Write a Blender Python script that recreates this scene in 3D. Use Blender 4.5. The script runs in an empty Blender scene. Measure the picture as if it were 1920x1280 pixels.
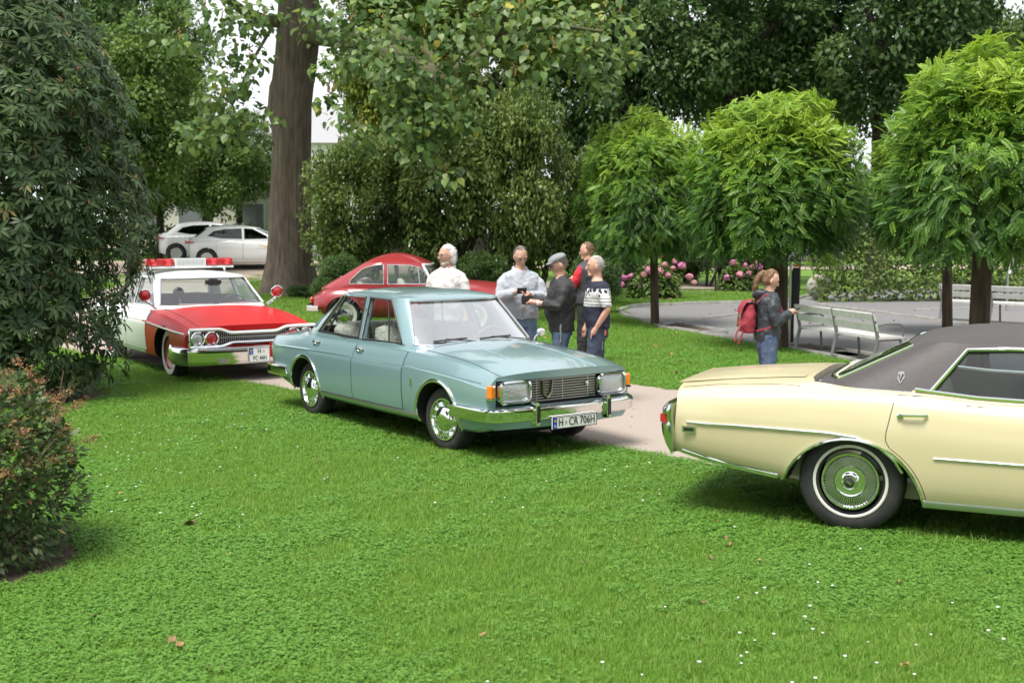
import bpy, bmesh, math, random
import numpy as np
from mathutils import Vector, Matrix, Euler
R = math.radians
rng = np.random.default_rng(7)
random.seed(7)
SC = bpy.context.scene
COL = SC.collection

# ------------------------------------------------------------------ camera, sky, sun, exposure
CAM_H, CAM_F, CAM_YH = 2.13, 2333.0, 420.0          # eye height, focal length and horizon row of the 1920 px photograph
CAM_T = math.atan2(640 - CAM_YH, CAM_F)
cam_data = bpy.data.cameras.new('camera')
cam = bpy.data.objects.new('camera', cam_data); COL.objects.link(cam)
cam.location = (0, 0, CAM_H); cam.rotation_euler = (math.pi/2 - CAM_T, 0, 0)
cam_data.sensor_width = 36; cam_data.lens = CAM_F/1920*36
cam_data.clip_start = 0.1; cam_data.clip_end = 2000
cam_data.dof.use_dof = True; cam_data.dof.focus_distance = 11.0; cam_data.dof.aperture_fstop = 3.2
SC.camera = cam
SUN_EL, SUN_AZ = 66, 215      # high sun behind thin cloud, behind and left of the camera
world = bpy.data.worlds.new('World'); SC.world = world; world.use_nodes = True
wn = world.node_tree; wn.nodes.clear()
sky = wn.nodes.new('ShaderNodeTexSky'); sky.sky_type = 'NISHITA'; sky.sun_disc = False
sky.sun_elevation = R(SUN_EL); sky.sun_rotation = R(SUN_AZ)
sky.air_density = 1.0; sky.dust_density = 1.0
hs = wn.nodes.new('ShaderNodeHueSaturation'); hs.inputs['Saturation'].default_value = 0.22
bg = wn.nodes.new('ShaderNodeBackground'); bg.inputs['Strength'].default_value = 0.095
wo = wn.nodes.new('ShaderNodeOutputWorld')
cm = wn.nodes.new('ShaderNodeMix'); cm.data_type = 'RGBA'; cm.inputs['Factor'].default_value = .55; cm.inputs['B'].default_value = (8.6, 8.9, 9.3, 1)      # thin even cloud over the clear sky
wn.links.new(sky.outputs[0], hs.inputs['Color']); wn.links.new(hs.outputs[0], cm.inputs['A']); wn.links.new(cm.outputs['Result'], bg.inputs['Color']); wn.links.new(bg.outputs[0], wo.inputs['Surface'])
sl = bpy.data.lights.new('sun', 'SUN'); sl.energy = 3.0; sl.angle = R(24); sl.color = (1, .96, .9)
so = bpy.data.objects.new('sun', sl); COL.objects.link(so)
_az = R(SUN_AZ); _d = Vector((math.sin(_az)*math.cos(R(SUN_EL)), math.cos(_az)*math.cos(R(SUN_EL)), math.sin(R(SUN_EL))))
so.rotation_euler = _d.to_track_quat('Z', 'Y').to_euler(); so.location = (0, 0, 30)
SC.view_settings.view_transform = 'Standard'; SC.view_settings.look = 'None'; SC.view_settings.gamma = 1
SC.view_settings.use_curve_mapping = False; SC.view_settings.exposure = 0.95
SC.render.engine = 'CYCLES'
SC.cycles.use_denoising = True
SC.cycles.use_adaptive_sampling = True; SC.cycles.adaptive_threshold = 0.015
SC.cycles.max_bounces = 7; SC.cycles.diffuse_bounces = 3; SC.cycles.glossy_bounces = 4; SC.cycles.transmission_bounces = 6; SC.cycles.transparent_max_bounces = 12
SC.cycles.sample_clamp_indirect = 8.0

def ray(px, py):
    u = (px-960)/CAM_F; v = (640-py)/CAM_F; c, s = math.cos(CAM_T), math.sin(CAM_T)
    return Vector((u, c+v*s, -s+v*c))
def gpt(px, py, z=0.0):                     # pixel -> point on the ground at height z
    r = ray(px, py); return Vector((0, 0, CAM_H)) + r*((z-CAM_H)/r.z)
def dpt(px, py, d):                         # pixel -> point at forward distance d
    r = ray(px, py); return Vector((0, 0, CAM_H)) + r*(d/r.y)

# ------------------------------------------------------------------ helpers
def link(o, parent=None):
    COL.objects.link(o)
    if parent is not None: o.parent = parent
    return o
def tag(o, label=None, cat=None, group=None, kind=None):
    if label: o['label'] = label
    if cat: o['category'] = cat
    if group: o['group'] = group
    if kind: o['kind'] = kind
    return o
def thing(name, label, cat, loc=(0, 0, 0), rz=0, group=None):
    o = bpy.data.objects.new(name, None); COL.objects.link(o)
    o.location = loc; o.rotation_euler = (0, 0, rz); o.empty_display_size = .2
    return tag(o, label, cat, group)
def copy_tree(o, parent=None):
    c = o.copy(); COL.objects.link(c)
    if parent is not None: c.parent = parent
    for ch in list(o.children): copy_tree(ch, c)
    return c
def finish(me, mats, smooth=35):
    if not isinstance(mats, (list, tuple)): mats = [mats]
    for m in mats: me.materials.append(m)
    if smooth:
        me.shade_smooth()
        if smooth < 179: me.set_sharp_from_angle(angle=R(smooth))
    return me
def np_mesh(name, V, F, mats, tint=None, smooth=0, fmat=None):
    """mesh from arrays: V (n,3), F (m,k); tint = one float per vertex"""
    V = np.ascontiguousarray(V, np.float32); F = np.ascontiguousarray(F, np.int32)
    me = bpy.data.meshes.new(name)
    m, k = F.shape
    me.vertices.add(len(V)); me.vertices.foreach_set('co', V.ravel())
    me.loops.add(m*k); me.loops.foreach_set('vertex_index', F.ravel())
    me.polygons.add(m); me.polygons.foreach_set('loop_start', np.arange(0, m*k, k, dtype=np.int32))
    if fmat is not None: me.polygons.foreach_set('material_index', np.ascontiguousarray(fmat, np.int32))
    if tint is not None:
        a = me.attributes.new('tint', 'FLOAT', 'POINT'); a.data.foreach_set('value', np.ascontiguousarray(tint, np.float32))
    me.update(calc_edges=True)
    return finish(me, mats, smooth)
class MB:
    """collects shapes; build() links them as ONE mesh object"""
    def __init__(s): s.v = []; s.f = []; s.m = []; s.mi = 0
    def add(s, vs, fs):
        b = len(s.v); s.v += [tuple(p) for p in vs]; s.f += [[b+i for i in f] for f in fs]; s.m += [s.mi]*len(fs); return s
    def box(s, c, d, rot=None):
        c = Vector(c); h = Vector(d)/2; M = rot if rot is not None else Matrix.Identity(3)
        vs = [c + M @ Vector((x*h.x, y*h.y, z*h.z)) for x in (-1, 1) for y in (-1, 1) for z in (-1, 1)]
        return s.add(vs, [(0, 1, 3, 2), (4, 6, 7, 5), (0, 4, 5, 1), (2, 3, 7, 6), (0, 2, 6, 4), (1, 5, 7, 3)])
    def rings(s, rs, cap=True, closed=True):
        n = len(rs[0]); vs = [p for r in rs for p in r]; fs = []
        for i in range(len(rs)-1):
            for j in range(n if closed else n-1):
                k = (j+1) % n; fs.append((i*n+j, i*n+k, (i+1)*n+k, (i+1)*n+j))
        if cap and closed: fs.append(tuple(range(n-1, -1, -1))); fs.append(tuple((len(rs)-1)*n+j for j in range(n)))
        return s.add(vs, fs)
    def tube(s, pts, r, n=8, cap=True):
        pts = [Vector(p) for p in pts]; rs = []
        rad = r if isinstance(r, (list, tuple)) else [r]*len(pts)
        up = None
        for i, p in enumerate(pts):
            t = (pts[min(i+1, len(pts)-1)] - pts[max(i-1, 0)])
            t = t.normalized() if t.length > 1e-9 else Vector((0, 0, 1))
            if up is None: up = Vector((0, 0, 1)) if abs(t.z) < .9 else Vector((1, 0, 0))
            a = (up - t*up.dot(t))
            a = a.normalized() if a.length > 1e-6 else t.orthogonal().normalized()
            up = a; b = t.cross(a)
            rs.append([p + (a*math.cos(q) + b*math.sin(q))*rad[i] for q in [2*math.pi*j/n for j in range(n)]])
        return s.rings(rs, cap)
    def sweep(s, pts, w, h, nrm):
        """rectangular bar along pts; nrm(i) = outward normal; w across, h outward"""
        pts = [Vector(p) for p in pts]; rs = []
        for i, p in enumerate(pts):
            t = (pts[min(i+1, len(pts)-1)] - pts[max(i-1, 0)]).normalized(); o = Vector(nrm(i)).normalized(); a = t.cross(o).normalized()
            rs.append([p-a*w/2-o*h*.3, p+a*w/2-o*h*.3, p+a*w*.46+o*h*.45, p+a*w*.25+o*h*.9, p+o*h, p-a*w*.25+o*h*.9, p-a*w*.46+o*h*.45])
        return s.rings(rs)
    def lathe(s, prof, n=24, axis='y', c=(0, 0, 0), cap=None):
        rs = []
        for (r, h) in prof:
            ring = []
            for j in range(n):
                q = 2*math.pi*j/n; a, b = r*math.cos(q), r*math.sin(q)
                p = (a, h, b) if axis == 'y' else ((a, b, h) if axis == 'z' else (h, a, b))
                ring.append((c[0]+p[0], c[1]+p[1], c[2]+p[2]))
            rs.append(ring)
        if cap: return s.rings(rs, cap=True)
        s.rings(rs, cap=False); b = len(s.v)-len(rs)*n
        for k, (r, h) in ((0, prof[0]), (len(rs)-1, prof[-1])):      # close only where the profile nearly reaches the axis
            if r < .03: s.f.append([b+k*n+j for j in range(n)]); s.m.append(s.mi)
        return s
    def blob(s, c, r, n=10, m=7, fn=None):
        rs = []
        for i in range(m+1):
            th = math.pi*(0.02+.96*i/m); ring = []
            for j in range(n):
                q = 2*math.pi*j/n; d = Vector((math.sin(th)*math.cos(q), math.sin(th)*math.sin(q), math.cos(th)))
                k = fn(d) if fn else 1
                ring.append((c[0]+d.x*r[0]*k, c[1]+d.y*r[1]*k, c[2]+d.z*r[2]*k))
            rs.append(ring)
        return s.rings(rs)
    def mesh(s, name, mats, smooth=35):
        me = bpy.data.meshes.new(name); me.from_pydata(s.v, [], s.f)
        if s.mi or any(s.m): me.polygons.foreach_set('material_index', s.m)
        me.update()
        bm = bmesh.new(); bm.from_mesh(me); bmesh.ops.recalc_face_normals(bm, faces=bm.faces); bm.to_mesh(me); bm.free()
        return finish(me, mats, smooth)
    def build(s, name, mats, parent=None, smooth=35):
        return link(bpy.data.objects.new(name, s.mesh(name, mats, smooth)), parent)
def obj(name, me, parent=None): return link(bpy.data.objects.new(name, me), parent)
def evaluated(o):
    dg = bpy.context.evaluated_depsgraph_get(); dg.update()
    return bpy.data.meshes.new_from_object(o.evaluated_get(dg), preserve_all_data_layers=True, depsgraph=dg)
def boolean(a, cutters, op='DIFFERENCE'):
    for n, c in enumerate(cutters):
        for k, solver in enumerate(('EXACT', 'EXACT', 'MANIFOLD', 'FAST')):
            oa = bpy.data.objects.new('tmp_a', a); COL.objects.link(oa); oc = bpy.data.objects.new('tmp_c', c); COL.objects.link(oc)
            if k: oc.location = (.0013, .0007, .0011)
            md = oa.modifiers.new('b', 'BOOLEAN'); md.operation = op; md.object = oc; md.solver = solver
            me = evaluated(oa); bpy.data.objects.remove(oa); bpy.data.objects.remove(oc)
            if len(me.polygons) > .4*len(a.polygons): break
        a = me
    return a
def text_mesh(txt, size, mat, depth=.002, align='CENTER', sx=1.0):
    cu = bpy.data.curves.new('t', 'FONT'); cu.body = txt; cu.size = size; cu.extrude = depth; cu.align_x = align; cu.align_y = 'CENTER'; cu.resolution_u = 2
    o = bpy.data.objects.new('t', cu); COL.objects.link(o); me = evaluated(o); bpy.data.objects.remove(o)
    me.materials.clear(); me.materials.append(mat)
    if sx != 1: me.transform(Matrix.Diagonal((sx, 1, 1, 1)))
    return me
def pchip(tab):
    xs = np.array([t[0] for t in tab], float); ys = np.array([t[1] for t in tab], float)
    h = np.diff(xs); d = np.diff(ys)/h; m = np.zeros(len(xs))
    for i in range(1, len(xs)-1):
        if d[i-1]*d[i] > 0: m[i] = 2*d[i-1]*d[i]/(d[i-1]+d[i])
    m[0] = d[0]; m[-1] = d[-1]
    def f(x):
        x = np.clip(x, xs[0], xs[-1]); i = np.clip(np.searchsorted(xs, x)-1, 0, len(h)-1); t = (x-xs[i])/h[i]
        return float((2*t**3-3*t**2+1)*ys[i] + (t**3-2*t**2+t)*h[i]*m[i] + (-2*t**3+3*t**2)*ys[i+1] + (t**3-t**2)*h[i]*m[i+1])
    return f

# ------------------------------------------------------------------ materials
MATS = {}
def mat(name, col, rough=.5, metal=0, coat=0, col2=None, scale=6.0, bump=0, bscale=None, spec=None, emit=None, detail=3, coat_rough=.05, sheen=0):
    if name in MATS: return MATS[name]
    m = bpy.data.materials.new(name); m.use_nodes = True; MATS[name] = m
    nt = m.node_tree; p = nt.nodes['Principled BSDF']
    p.inputs['Base Color'].default_value = (*col, 1); p.inputs['Roughness'].default_value = rough; p.inputs['Metallic'].default_value = metal
    p.inputs['Coat Weight'].default_value = coat; p.inputs['Coat Roughness'].default_value = coat_rough
    if spec is not None: p.inputs['Specular IOR Level'].default_value = spec
    if sheen: p.inputs['Sheen Weight'].default_value = sheen
    if emit: p.inputs['Emission Color'].default_value = (*emit[:3], 1); p.inputs['Emission Strength'].default_value = emit[3]
    tc = nt.nodes.new('ShaderNodeTexCoord')
    if col2 is not None:
        nz = nt.nodes.new('ShaderNodeTexNoise'); nz.inputs['Scale'].default_value = scale; nz.inputs['Detail'].default_value = detail
        mx = nt.nodes.new('ShaderNodeMix'); mx.data_type = 'RGBA'; mx.inputs['A'].default_value = (*col, 1); mx.inputs['B'].default_value = (*col2, 1)
        rp = nt.nodes.new('ShaderNodeMapRange'); rp.inputs[1].default_value = .35; rp.inputs[2].default_value = .65
        nt.links.new(tc.outputs['Object'], nz.inputs['Vector']); nt.links.new(nz.outputs['Fac'], rp.inputs[0]); nt.links.new(rp.outputs[0], mx.inputs['Factor']); nt.links.new(mx.outputs['Result'], p.inputs['Base Color'])
    if bump:
        nb = nt.nodes.new('ShaderNodeTexNoise'); nb.inputs['Scale'].default_value = bscale or scale*3; nb.inputs['Detail'].default_value = 4
        bp = nt.nodes.new('ShaderNodeBump'); bp.inputs['Strength'].default_value = bump; bp.inputs['Distance'].default_value = .02
        nt.links.new(tc.outputs['Object'], nb.inputs['Vector']); nt.links.new(nb.outputs['Fac'], bp.inputs['Height']); nt.links.new(bp.outputs[0], p.inputs['Normal'])
    return m
def leaf_mat(name, stops, rough=.45, trans=.3, spec=.4):
    """leaf colour picked per leaf from 'tint' (0..1)"""
    if name in MATS: return MATS[name]
    m = bpy.data.materials.new(name); m.use_nodes = True; MATS[name] = m
    nt = m.node_tree; p = nt.nodes['Principled BSDF']; out = nt.nodes['Material Output']
    at = nt.nodes.new('ShaderNodeAttribute'); at.attribute_name = 'tint'
    cr = nt.nodes.new('ShaderNodeValToRGB')
    while len(cr.color_ramp.elements) < len(stops): cr.color_ramp.elements.new(.5)
    for e, (ps, c) in zip(cr.color_ramp.elements, stops): e.position = ps; e.color = (*c, 1)
    nt.links.new(at.outputs['Fac'], cr.inputs[0]); nt.links.new(cr.outputs[0], p.inputs['Base Color'])
    p.inputs['Roughness'].default_value = rough; p.inputs['Specular IOR Level'].default_value = spec
    tr = nt.nodes.new('ShaderNodeBsdfTranslucent'); nt.links.new(cr.outputs[0], tr.inputs['Color'])
    mx = nt.nodes.new('ShaderNodeMixShader'); mx.inputs[0].default_value = trans
    nt.links.new(p.outputs[0], mx.inputs[1]); nt.links.new(tr.outputs[0], mx.inputs[2]); nt.links.new(mx.outputs[0], out.inputs['Surface'])
    return m
def glass_mat(name, tint=(.86, .93, .9), ior=1.5, boost=1.0):
    if name in MATS: return MATS[name]
    m = bpy.data.materials.new(name); m.use_nodes = True; MATS[name] = m
    nt = m.node_tree; nt.nodes.remove(nt.nodes['Principled BSDF']); out = nt.nodes['Material Output']
    ge = nt.nodes.new('ShaderNodeNewGeometry'); dt = nt.nodes.new('ShaderNodeVectorMath'); dt.operation = 'DOT_PRODUCT'
    nt.links.new(ge.outputs['Normal'], dt.inputs[0]); nt.links.new(ge.outputs['Incoming'], dt.inputs[1])
    def mth(op, a, b=None):
        n = nt.nodes.new('ShaderNodeMath'); n.operation = op
        for k, v in ((0, a), (1, b)):
            if v is None: continue
            if isinstance(v, (int, float)): n.inputs[k].default_value = v
            else: nt.links.new(v, n.inputs[k])
        return n.outputs[0]
    f5 = mth('POWER', mth('SUBTRACT', 1.0, mth('ABSOLUTE', dt.outputs['Value'])), 5.0)        # Schlick reflectance of a pane, both faces
    fac = mth('MINIMUM', mth('MULTIPLY', mth('ADD', mth('MULTIPLY', f5, .957), .043), 1.7*boost), 1.0)
    tb = nt.nodes.new('ShaderNodeBsdfTransparent'); tb.inputs[0].default_value = (*tint, 1)
    gl = nt.nodes.new('ShaderNodeBsdfGlossy'); gl.inputs['Roughness'].default_value = .015
    mx = nt.nodes.new('ShaderNodeMixShader')
    nt.links.new(fac, mx.inputs[0]); nt.links.new(tb.outputs[0], mx.inputs[1]); nt.links.new(gl.outputs[0], mx.inputs[2]); nt.links.new(mx.outputs[0], out.inputs['Surface'])
    return m
CHROME = mat('chrome', (.82, .83, .84), .07, 1)
STEEL = mat('brushed_steel', (.55, .56, .57), .3, 1)
RUBBER = mat('rubber', (.02, .02, .021), .75, col2=(.035, .034, .032), scale=9)
BLACKP = mat('black_plastic', (.015, .015, .016), .45)
UNDER = mat('underbody_black', (.008, .008, .008), .9)
WHITEP = mat('white_paint', (.78, .78, .77), .4, coat=.5)
WHITEWALL = mat('whitewall', (.68, .66, .6), .6)
GLASS = glass_mat('car_glass')
LENS = mat('lamp_lens', (.50, .53, .54), .15, .55, coat=1, bump=.35, bscale=60)
AMBER = mat('amber_lens', (.85, .22, .015), .2, 0, coat=1, bump=.2, bscale=70)
REDLENS = mat('red_lens', (.45, .012, .02), .15, 0, coat=1, bump=.2, bscale=50)
PLATEW = mat('plate_white', (.82, .82, .8), .35)
PLATEK = mat('plate_black', (.012, .012, .014), .4)
PLATEB = mat('plate_blue', (.01, .06, .42), .4)
# ------------------------------------------------------------------ ground, path, court
def sstep(a, b, x):
    t = np.clip((x-a)/(b-a), 0, 1); return t*t*(3-2*t)
def hgt(x, y):
    x = np.asarray(x, float); y = np.asarray(y, float)
    t = np.clip(y-27, 0, 16); r = .0029*t*t + np.clip(y-43, 0, 60)*.015
    return r*sstep(1.5, -4, x)
def hz(x, y): return float(hgt(x, y))
def ground_material():
    m = bpy.data.materials.new('lawn_soil'); m.use_nodes = True; nt = m.node_tree; p = nt.nodes['Principled BSDF']
    p.inputs['Roughness'].default_value = .95; p.inputs['Specular IOR Level'].default_value = .1
    ge = nt.nodes.new('ShaderNodeNewGeometry')
    def noise(sc, det=4):
        n = nt.nodes.new('ShaderNodeTexNoise'); n.inputs['Scale'].default_value = sc; n.inputs['Detail'].default_value = det; nt.links.new(ge.outputs['Position'], n.inputs['Vector']); return n.outputs['Fac']
    def mixc(f, a, b):
        x = nt.nodes.new('ShaderNodeMix'); x.data_type = 'RGBA'
        for k, v in (('A', a), ('B', b)):
            if isinstance(v, tuple): x.inputs[k].default_value = (*v, 1)
            else: nt.links.new(v, x.inputs[k])
        nt.links.new(f, x.inputs['Factor']); return x.outputs['Result']
    def rng_(f, a, b):
        r = nt.nodes.new('ShaderNodeMapRange'); r.inputs[1].default_value = a; r.inputs[2].default_value = b; nt.links.new(f, r.inputs[0]); return r.outputs[0]
    c = mixc(rng_(noise(.55), .35, .65), (.085, .19, .026), (.13, .25, .04))
    c = mixc(rng_(noise(9), .3, .75), c, (.15, .24, .045))
    c = mixc(rng_(noise(40), .52, .8), c, (.05, .06, .02))
    # dry leaf litter round the foot of the big tree
    d = nt.nodes.new('ShaderNodeVectorMath'); d.operation = 'DISTANCE'; d.inputs[1].default_value = (-5.5, 32.5, .2); nt.links.new(ge.outputs['Position'], d.inputs[0])
    k = nt.nodes.new('ShaderNodeMath'); k.operation = 'MULTIPLY'; nt.links.new(rng_(d.outputs['Value'], 9.0, 3.0), k.inputs[0]); nt.links.new(rng_(noise(1.6, 6), .35, .6), k.inputs[1])
    c = mixc(k.outputs[0], c, (.13, .085, .04))
    nt.links.new(c, p.inputs['Base Color'])
    b = nt.nodes.new('ShaderNodeBump'); b.inputs['Strength'].default_value = .5; b.inputs['Distance'].default_value = .05; nt.links.new(noise(30), b.inputs['Height']); nt.links.new(b.outputs[0], p.inputs['Normal'])
    return m
def grid_sheet(name, xs, ys, m, dz=0):
    X, Y = np.meshgrid(xs, ys); V = np.stack([X.ravel(), Y.ravel(), (hgt(X, Y)+dz).ravel()], 1)
    nx = len(xs); i, j = np.meshgrid(np.arange(nx-1), np.arange(len(ys)-1)); a = (j*nx+i).ravel()
    return obj(name, np_mesh(name, V, np.stack([a, a+1, a+nx+1, a+nx], 1), m, smooth=179))
xs = np.unique(np.concatenate([np.linspace(-600, -40, 15), np.arange(-40, 40.1, 1.0), np.linspace(40, 600, 15)]))
ys = np.unique(np.concatenate([np.linspace(-60, 0, 7), np.arange(0, 70.1, 1.0), np.linspace(70, 900, 18)]))
tag(grid_sheet('lawn_ground', xs, ys, ground_material()), 'wide park lawn ground of short green grass', 'lawn', kind='structure')

PATH_M = mat('path_gravel', (.385, .325, .275), .9, col2=(.27, .222, .185), scale=70, bump=.35, bscale=160)
A0 = Vector((-3.74, 16.8)); DIR = Vector((.678, -.734)); NRM = Vector((.734, .678))
def path_pt(t, w): p = A0 + DIR*t + NRM*w; return (p.x, p.y)
ctr = [path_pt(t, 1.85) for t in (26, 20, 15, 10, 6, 3, 0, -3)] + [(-6.6, 22.6), (-8.1, 25.4), (-9.0, 28.5), (-9.6, 32), (-9.9, 35.5), (-10, 39)]
def ribbon(name, ctr, hw, m, dz):
    C = np.array(ctr); # resample
    d = np.r_[0, np.cumsum(np.linalg.norm(np.diff(C, axis=0), axis=1))]; s = np.linspace(0, d[-1], int(d[-1]/.6)+2)
    P = np.stack([np.interp(s, d, C[:, 0]), np.interp(s, d, C[:, 1])], 1)
    for _ in range(3): P[1:-1] = (P[:-2]+2*P[1:-1]+P[2:])/4
    T = np.gradient(P, axis=0); T /= np.linalg.norm(T, axis=1)[:, None]; N = np.stack([-T[:, 1], T[:, 0]], 1)
    ws = np.linspace(-hw, hw, 9); wob = .05*np.sin(s*1.7)+.04*np.sin(s*3.9+1)
    V = []; 
    for i in range(len(P)):
        for w in ws:
            q = P[i]+N[i]*(w+wob[i]*np.sign(w)*(abs(w) == hw)); V.append((q[0], q[1], hz(q[0], q[1])+dz))
    n = len(ws); a = np.array([i*n+j for i in range(len(P)-1) for j in range(n-1)])
    return obj(name, np_mesh(name, np.array(V), np.stack([a, a+1, a+n+1, a+n], 1), m, smooth=179)), P
pth, PATH_C = ribbon('path', ctr, 1.85, PATH_M, .012)
tag(pth, 'pale pinkish gravel park path crossing the lawn', 'path', kind='structure')
ROAD_M = mat('road_gravel', (.40, .33, .26), .9, col2=(.34, .28, .22), scale=2, bump=.3, bscale=120)
tag(grid_sheet('road', np.arange(-60, 8.1, 1.0), np.arange(38, 45.1, 1.0), ROAD_M, .03), 'brownish gravel drive where the white cars are parked', 'road', kind='structure')
tag(grid_sheet('far_road', np.arange(-60, 30.1, 2.0), np.arange(58, 64.1, 1.0), ROAD_M, .03), 'far pale strip of drive beyond the lawn', 'road', kind='structure')

# ---- grey gravel court with stone kerbs
COURT_M = mat('court_gravel', (.125, .123, .125), .92, col2=(.215, .21, .21), scale=55, bump=.5, bscale=90)
STONE = mat('kerb_stone', (.30, .29, .27), .85, col2=(.21, .205, .19), scale=5, bump=.4, bscale=40)
SOIL = mat('bed_soil', (.05, .036, .025), .95, col2=(.085, .06, .04), scale=7, bump=.8, bscale=30)
far_px = [(1160, 587), (1166, 581), (1182, 576.5), (1215, 573), (1260, 571.5), (1330, 569.5), (1400, 568), (1465, 566), (1492, 563), (1503, 558.5), (1530, 553), (1570, 550), (1640, 547), (1740, 544.5), (1860, 543), (2000, 542.5), (2150, 542.5)]
near_px = [(1168, 592), (1200, 603), (1240, 616), (1320, 629), (1400, 642.5), (1480, 656), (1560, 671), (1660, 692)]
farw = [gpt(*p).to_2d() for p in far_px]; nearw = [gpt(*p).to_2d() for p in near_px]
e = (nearw[-1]-nearw[2]).normalized(); nearw += [nearw[-1]+e*2.2, nearw[-1]+e*6]
out = [p for p in farw] + [Vector((24, 27)), Vector((17, 12))] + nearw[::-1]
bm = bmesh.new(); bm.faces.new([bm.verts.new((p.x, p.y, .008)) for p in out]); bmesh.ops.triangulate(bm, faces=bm.faces)
me = bpy.data.meshes.new('court'); bm.to_mesh(me); bm.free(); me.materials.append(COURT_M)
court = tag(obj('court', me), 'grey gravel court edged with stone kerbs', 'court', kind='structure')
def kerb(pts, w=.10, h=.075, step=1.0, parent=court):
    C = np.array([(p[0], p[1]) for p in pts]); d = np.r_[0, np.cumsum(np.linalg.norm(np.diff(C, axis=0), axis=1))]
    n = max(1, int(round(d[-1]/step))); s = np.linspace(0, d[-1], n+1)
    for i in range(n):
        ss = np.linspace(s[i]+.006, s[i+1]-.006, 4); P = [Vector((np.interp(q, d, C[:, 0]), np.interp(q, d, C[:, 1]), 0)) for q in ss]
        b = MB(); rs = []; hh = h+random.uniform(-.012, .012)
        for j, p in enumerate(P):
            t = (P[min(j+1, 3)]-P[max(j-1, 0)]).normalized(); a = Vector((-t.y, t.x, 0))*w/2
            rs.append([p-a+Vector((0, 0, -.05)), p+a+Vector((0, 0, -.05)), p+a+Vector((0, 0, hh-.012)), p+a*.8+Vector((0, 0, hh)), p-a*.8+Vector((0, 0, hh)), p-a+Vector((0, 0, hh-.012))])
        b.rings(rs); b.build('kerb_stone', STONE, parent, 40)
kerb(farw); kerb(nearw[:-1]); kerb([farw[0], nearw[0]])
kerb([gpt(1240, 611).to_2d(), gpt(1384, 590.5).to_2d(), gpt(1470, 577).to_2d()], h=.05)
kerb([gpt(1497, 565).to_2d(), gpt(1570, 577).to_2d(), gpt(1690, 592).to_2d(), gpt(1830, 612).to_2d(), gpt(1990, 632).to_2d()], h=.05)
kerb([gpt(1716, 583).to_2d(), gpt(1925, 575).to_2d()], h=.05)
n2 = Vector((-e.y, e.x)); n2 = n2 if n2.x > 0 else -n2
def pit(px, py, L=2.2, w=.75):
    c = gpt(px, py).to_2d(); b = MB()
    a, q = e*L/2, n2*w
    b.add([(*(c-a), .02), (*(c+a), .02), (*(c+a+q), .02), (*(c-a+q), .02)], [(0, 1, 2, 3)])
    o = tag(b.build('soil_bed', SOIL, None, 0), 'dark soil strip at the court kerb by the trees', 'soil bed', 'planting strips along the court kerb', kind='structure')
    kerb([c-a+q, c+a+q], h=.055, w=.07, parent=o); kerb([c-a, c-a+q], h=.055, w=.07, parent=o); kerb([c+a, c+a+q], h=.055, w=.07, parent=o)
pit(1252, 617.5); pit(1516, 662); pit(1600, 679, 2.6)

# bare earth under the big shrubs
def patch(name, cx, cy, rx, ry, label, z=.006):
    b = MB(); n = 40; vs = [(cx, cy, z+.01)]
    for j in range(n):
        q = 2*math.pi*j/n; k = 1+.10*math.sin(3*q+cx)+.07*math.sin(7*q); x, y = cx+rx*k*math.cos(q), cy+ry*k*math.sin(q); vs.append((x, y, hz(x, y)+z))
    b.add(vs, [(0, 1+j, 1+(j+1) % n) for j in range(n)])
    return tag(b.build(name, SOIL, None, 0), label, 'soil bed', kind='structure')
patch('soil_bed', -7.1, 15.2, 2.3, 1.5, 'bare dark soil under the large dark evergreen shrub')
patch('soil_bed', -3.5, 7.75, .85, .9, 'bare dark soil under the brown flowered bush')

# ---- grass: tufts set on the lawn where it can be seen
def poly_contains(P, x, y):
    ins = np.zeros(len(x), bool); n = len(P)
    for i in range(n):
        x1, y1 = P[i]; x2, y2 = P[(i+1) % n]
        c = ((y1 > y) != (y2 > y)) & (x < (x2-x1)*(y-y1)/(y2-y1+1e-12)+x1); ins ^= c
    return ins
def path_dist(x, y):
    d = np.full(len(x), 1e9)
    for i in range(len(PATH_C)-1):
        a, b = PATH_C[i], PATH_C[i+1]; ab = b-a; t = np.clip(((x-a[0])*ab[0]+(y-a[1])*ab[1])/(ab@ab), 0, 1)
        d = np.minimum(d, np.hypot(x-a[0]-ab[0]*t, y-a[1]-ab[1]*t))
    return d
COURT_P = [(p.x, p.y) for p in out]
def lawn_points(dens, y0, y1, marg=.08):
    n = int(dens*(y1-y0)*(.94*y1+3)); y = rng.uniform(y0, y1, n); x = rng.uniform(-.47*y1-1.5, .47*y1+1.5, n)
    k = np.abs(x) < .44*y+1.5; x, y = x[k], y[k]
    k = (path_dist(x, y) > 1.85+rng.uniform(-.10, .12, len(x))) & ~poly_contains(COURT_P, x, y)
    k &= ((x+3.5)/.75)**2+((y-7.75)/.8)**2 > rng.uniform(.8, 1.2, len(x)); k &= ((x+7.1)/2.2)**2+((y-15.2)/1.4)**2 > rng.uniform(.8, 1.1, len(x))
    return x[k], y[k]
def fnoise(x, y, s, seed):
    r = np.random.default_rng(seed); v = 0
    for _ in range(7):
        a = r.uniform(0, 6.28); k = s*r.uniform(.6, 1.7); v = v+np.sin((x*np.cos(a)+y*np.sin(a))*k+r.uniform(0, 6.28))
    return v/7
GRASS_M = leaf_mat('grass_blade', [(0, (.125, .262, .032)), (.5, (.202, .375, .053)), (.85, (.28, .43, .08)), (1, (.39, .39, .14))], .5, .45, .3)
CLOVER_M = leaf_mat('clover_leaf', [(0, (.10, .245, .034)), (.6, (.165, .34, .055)), (1, (.235, .41, .08))], .5, .4, .3)
SRC = bpy.data.collections.new('tuft_sources')
def src(name, me): o = bpy.data.objects.new(name, me); SRC.objects.link(o); return o
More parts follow.
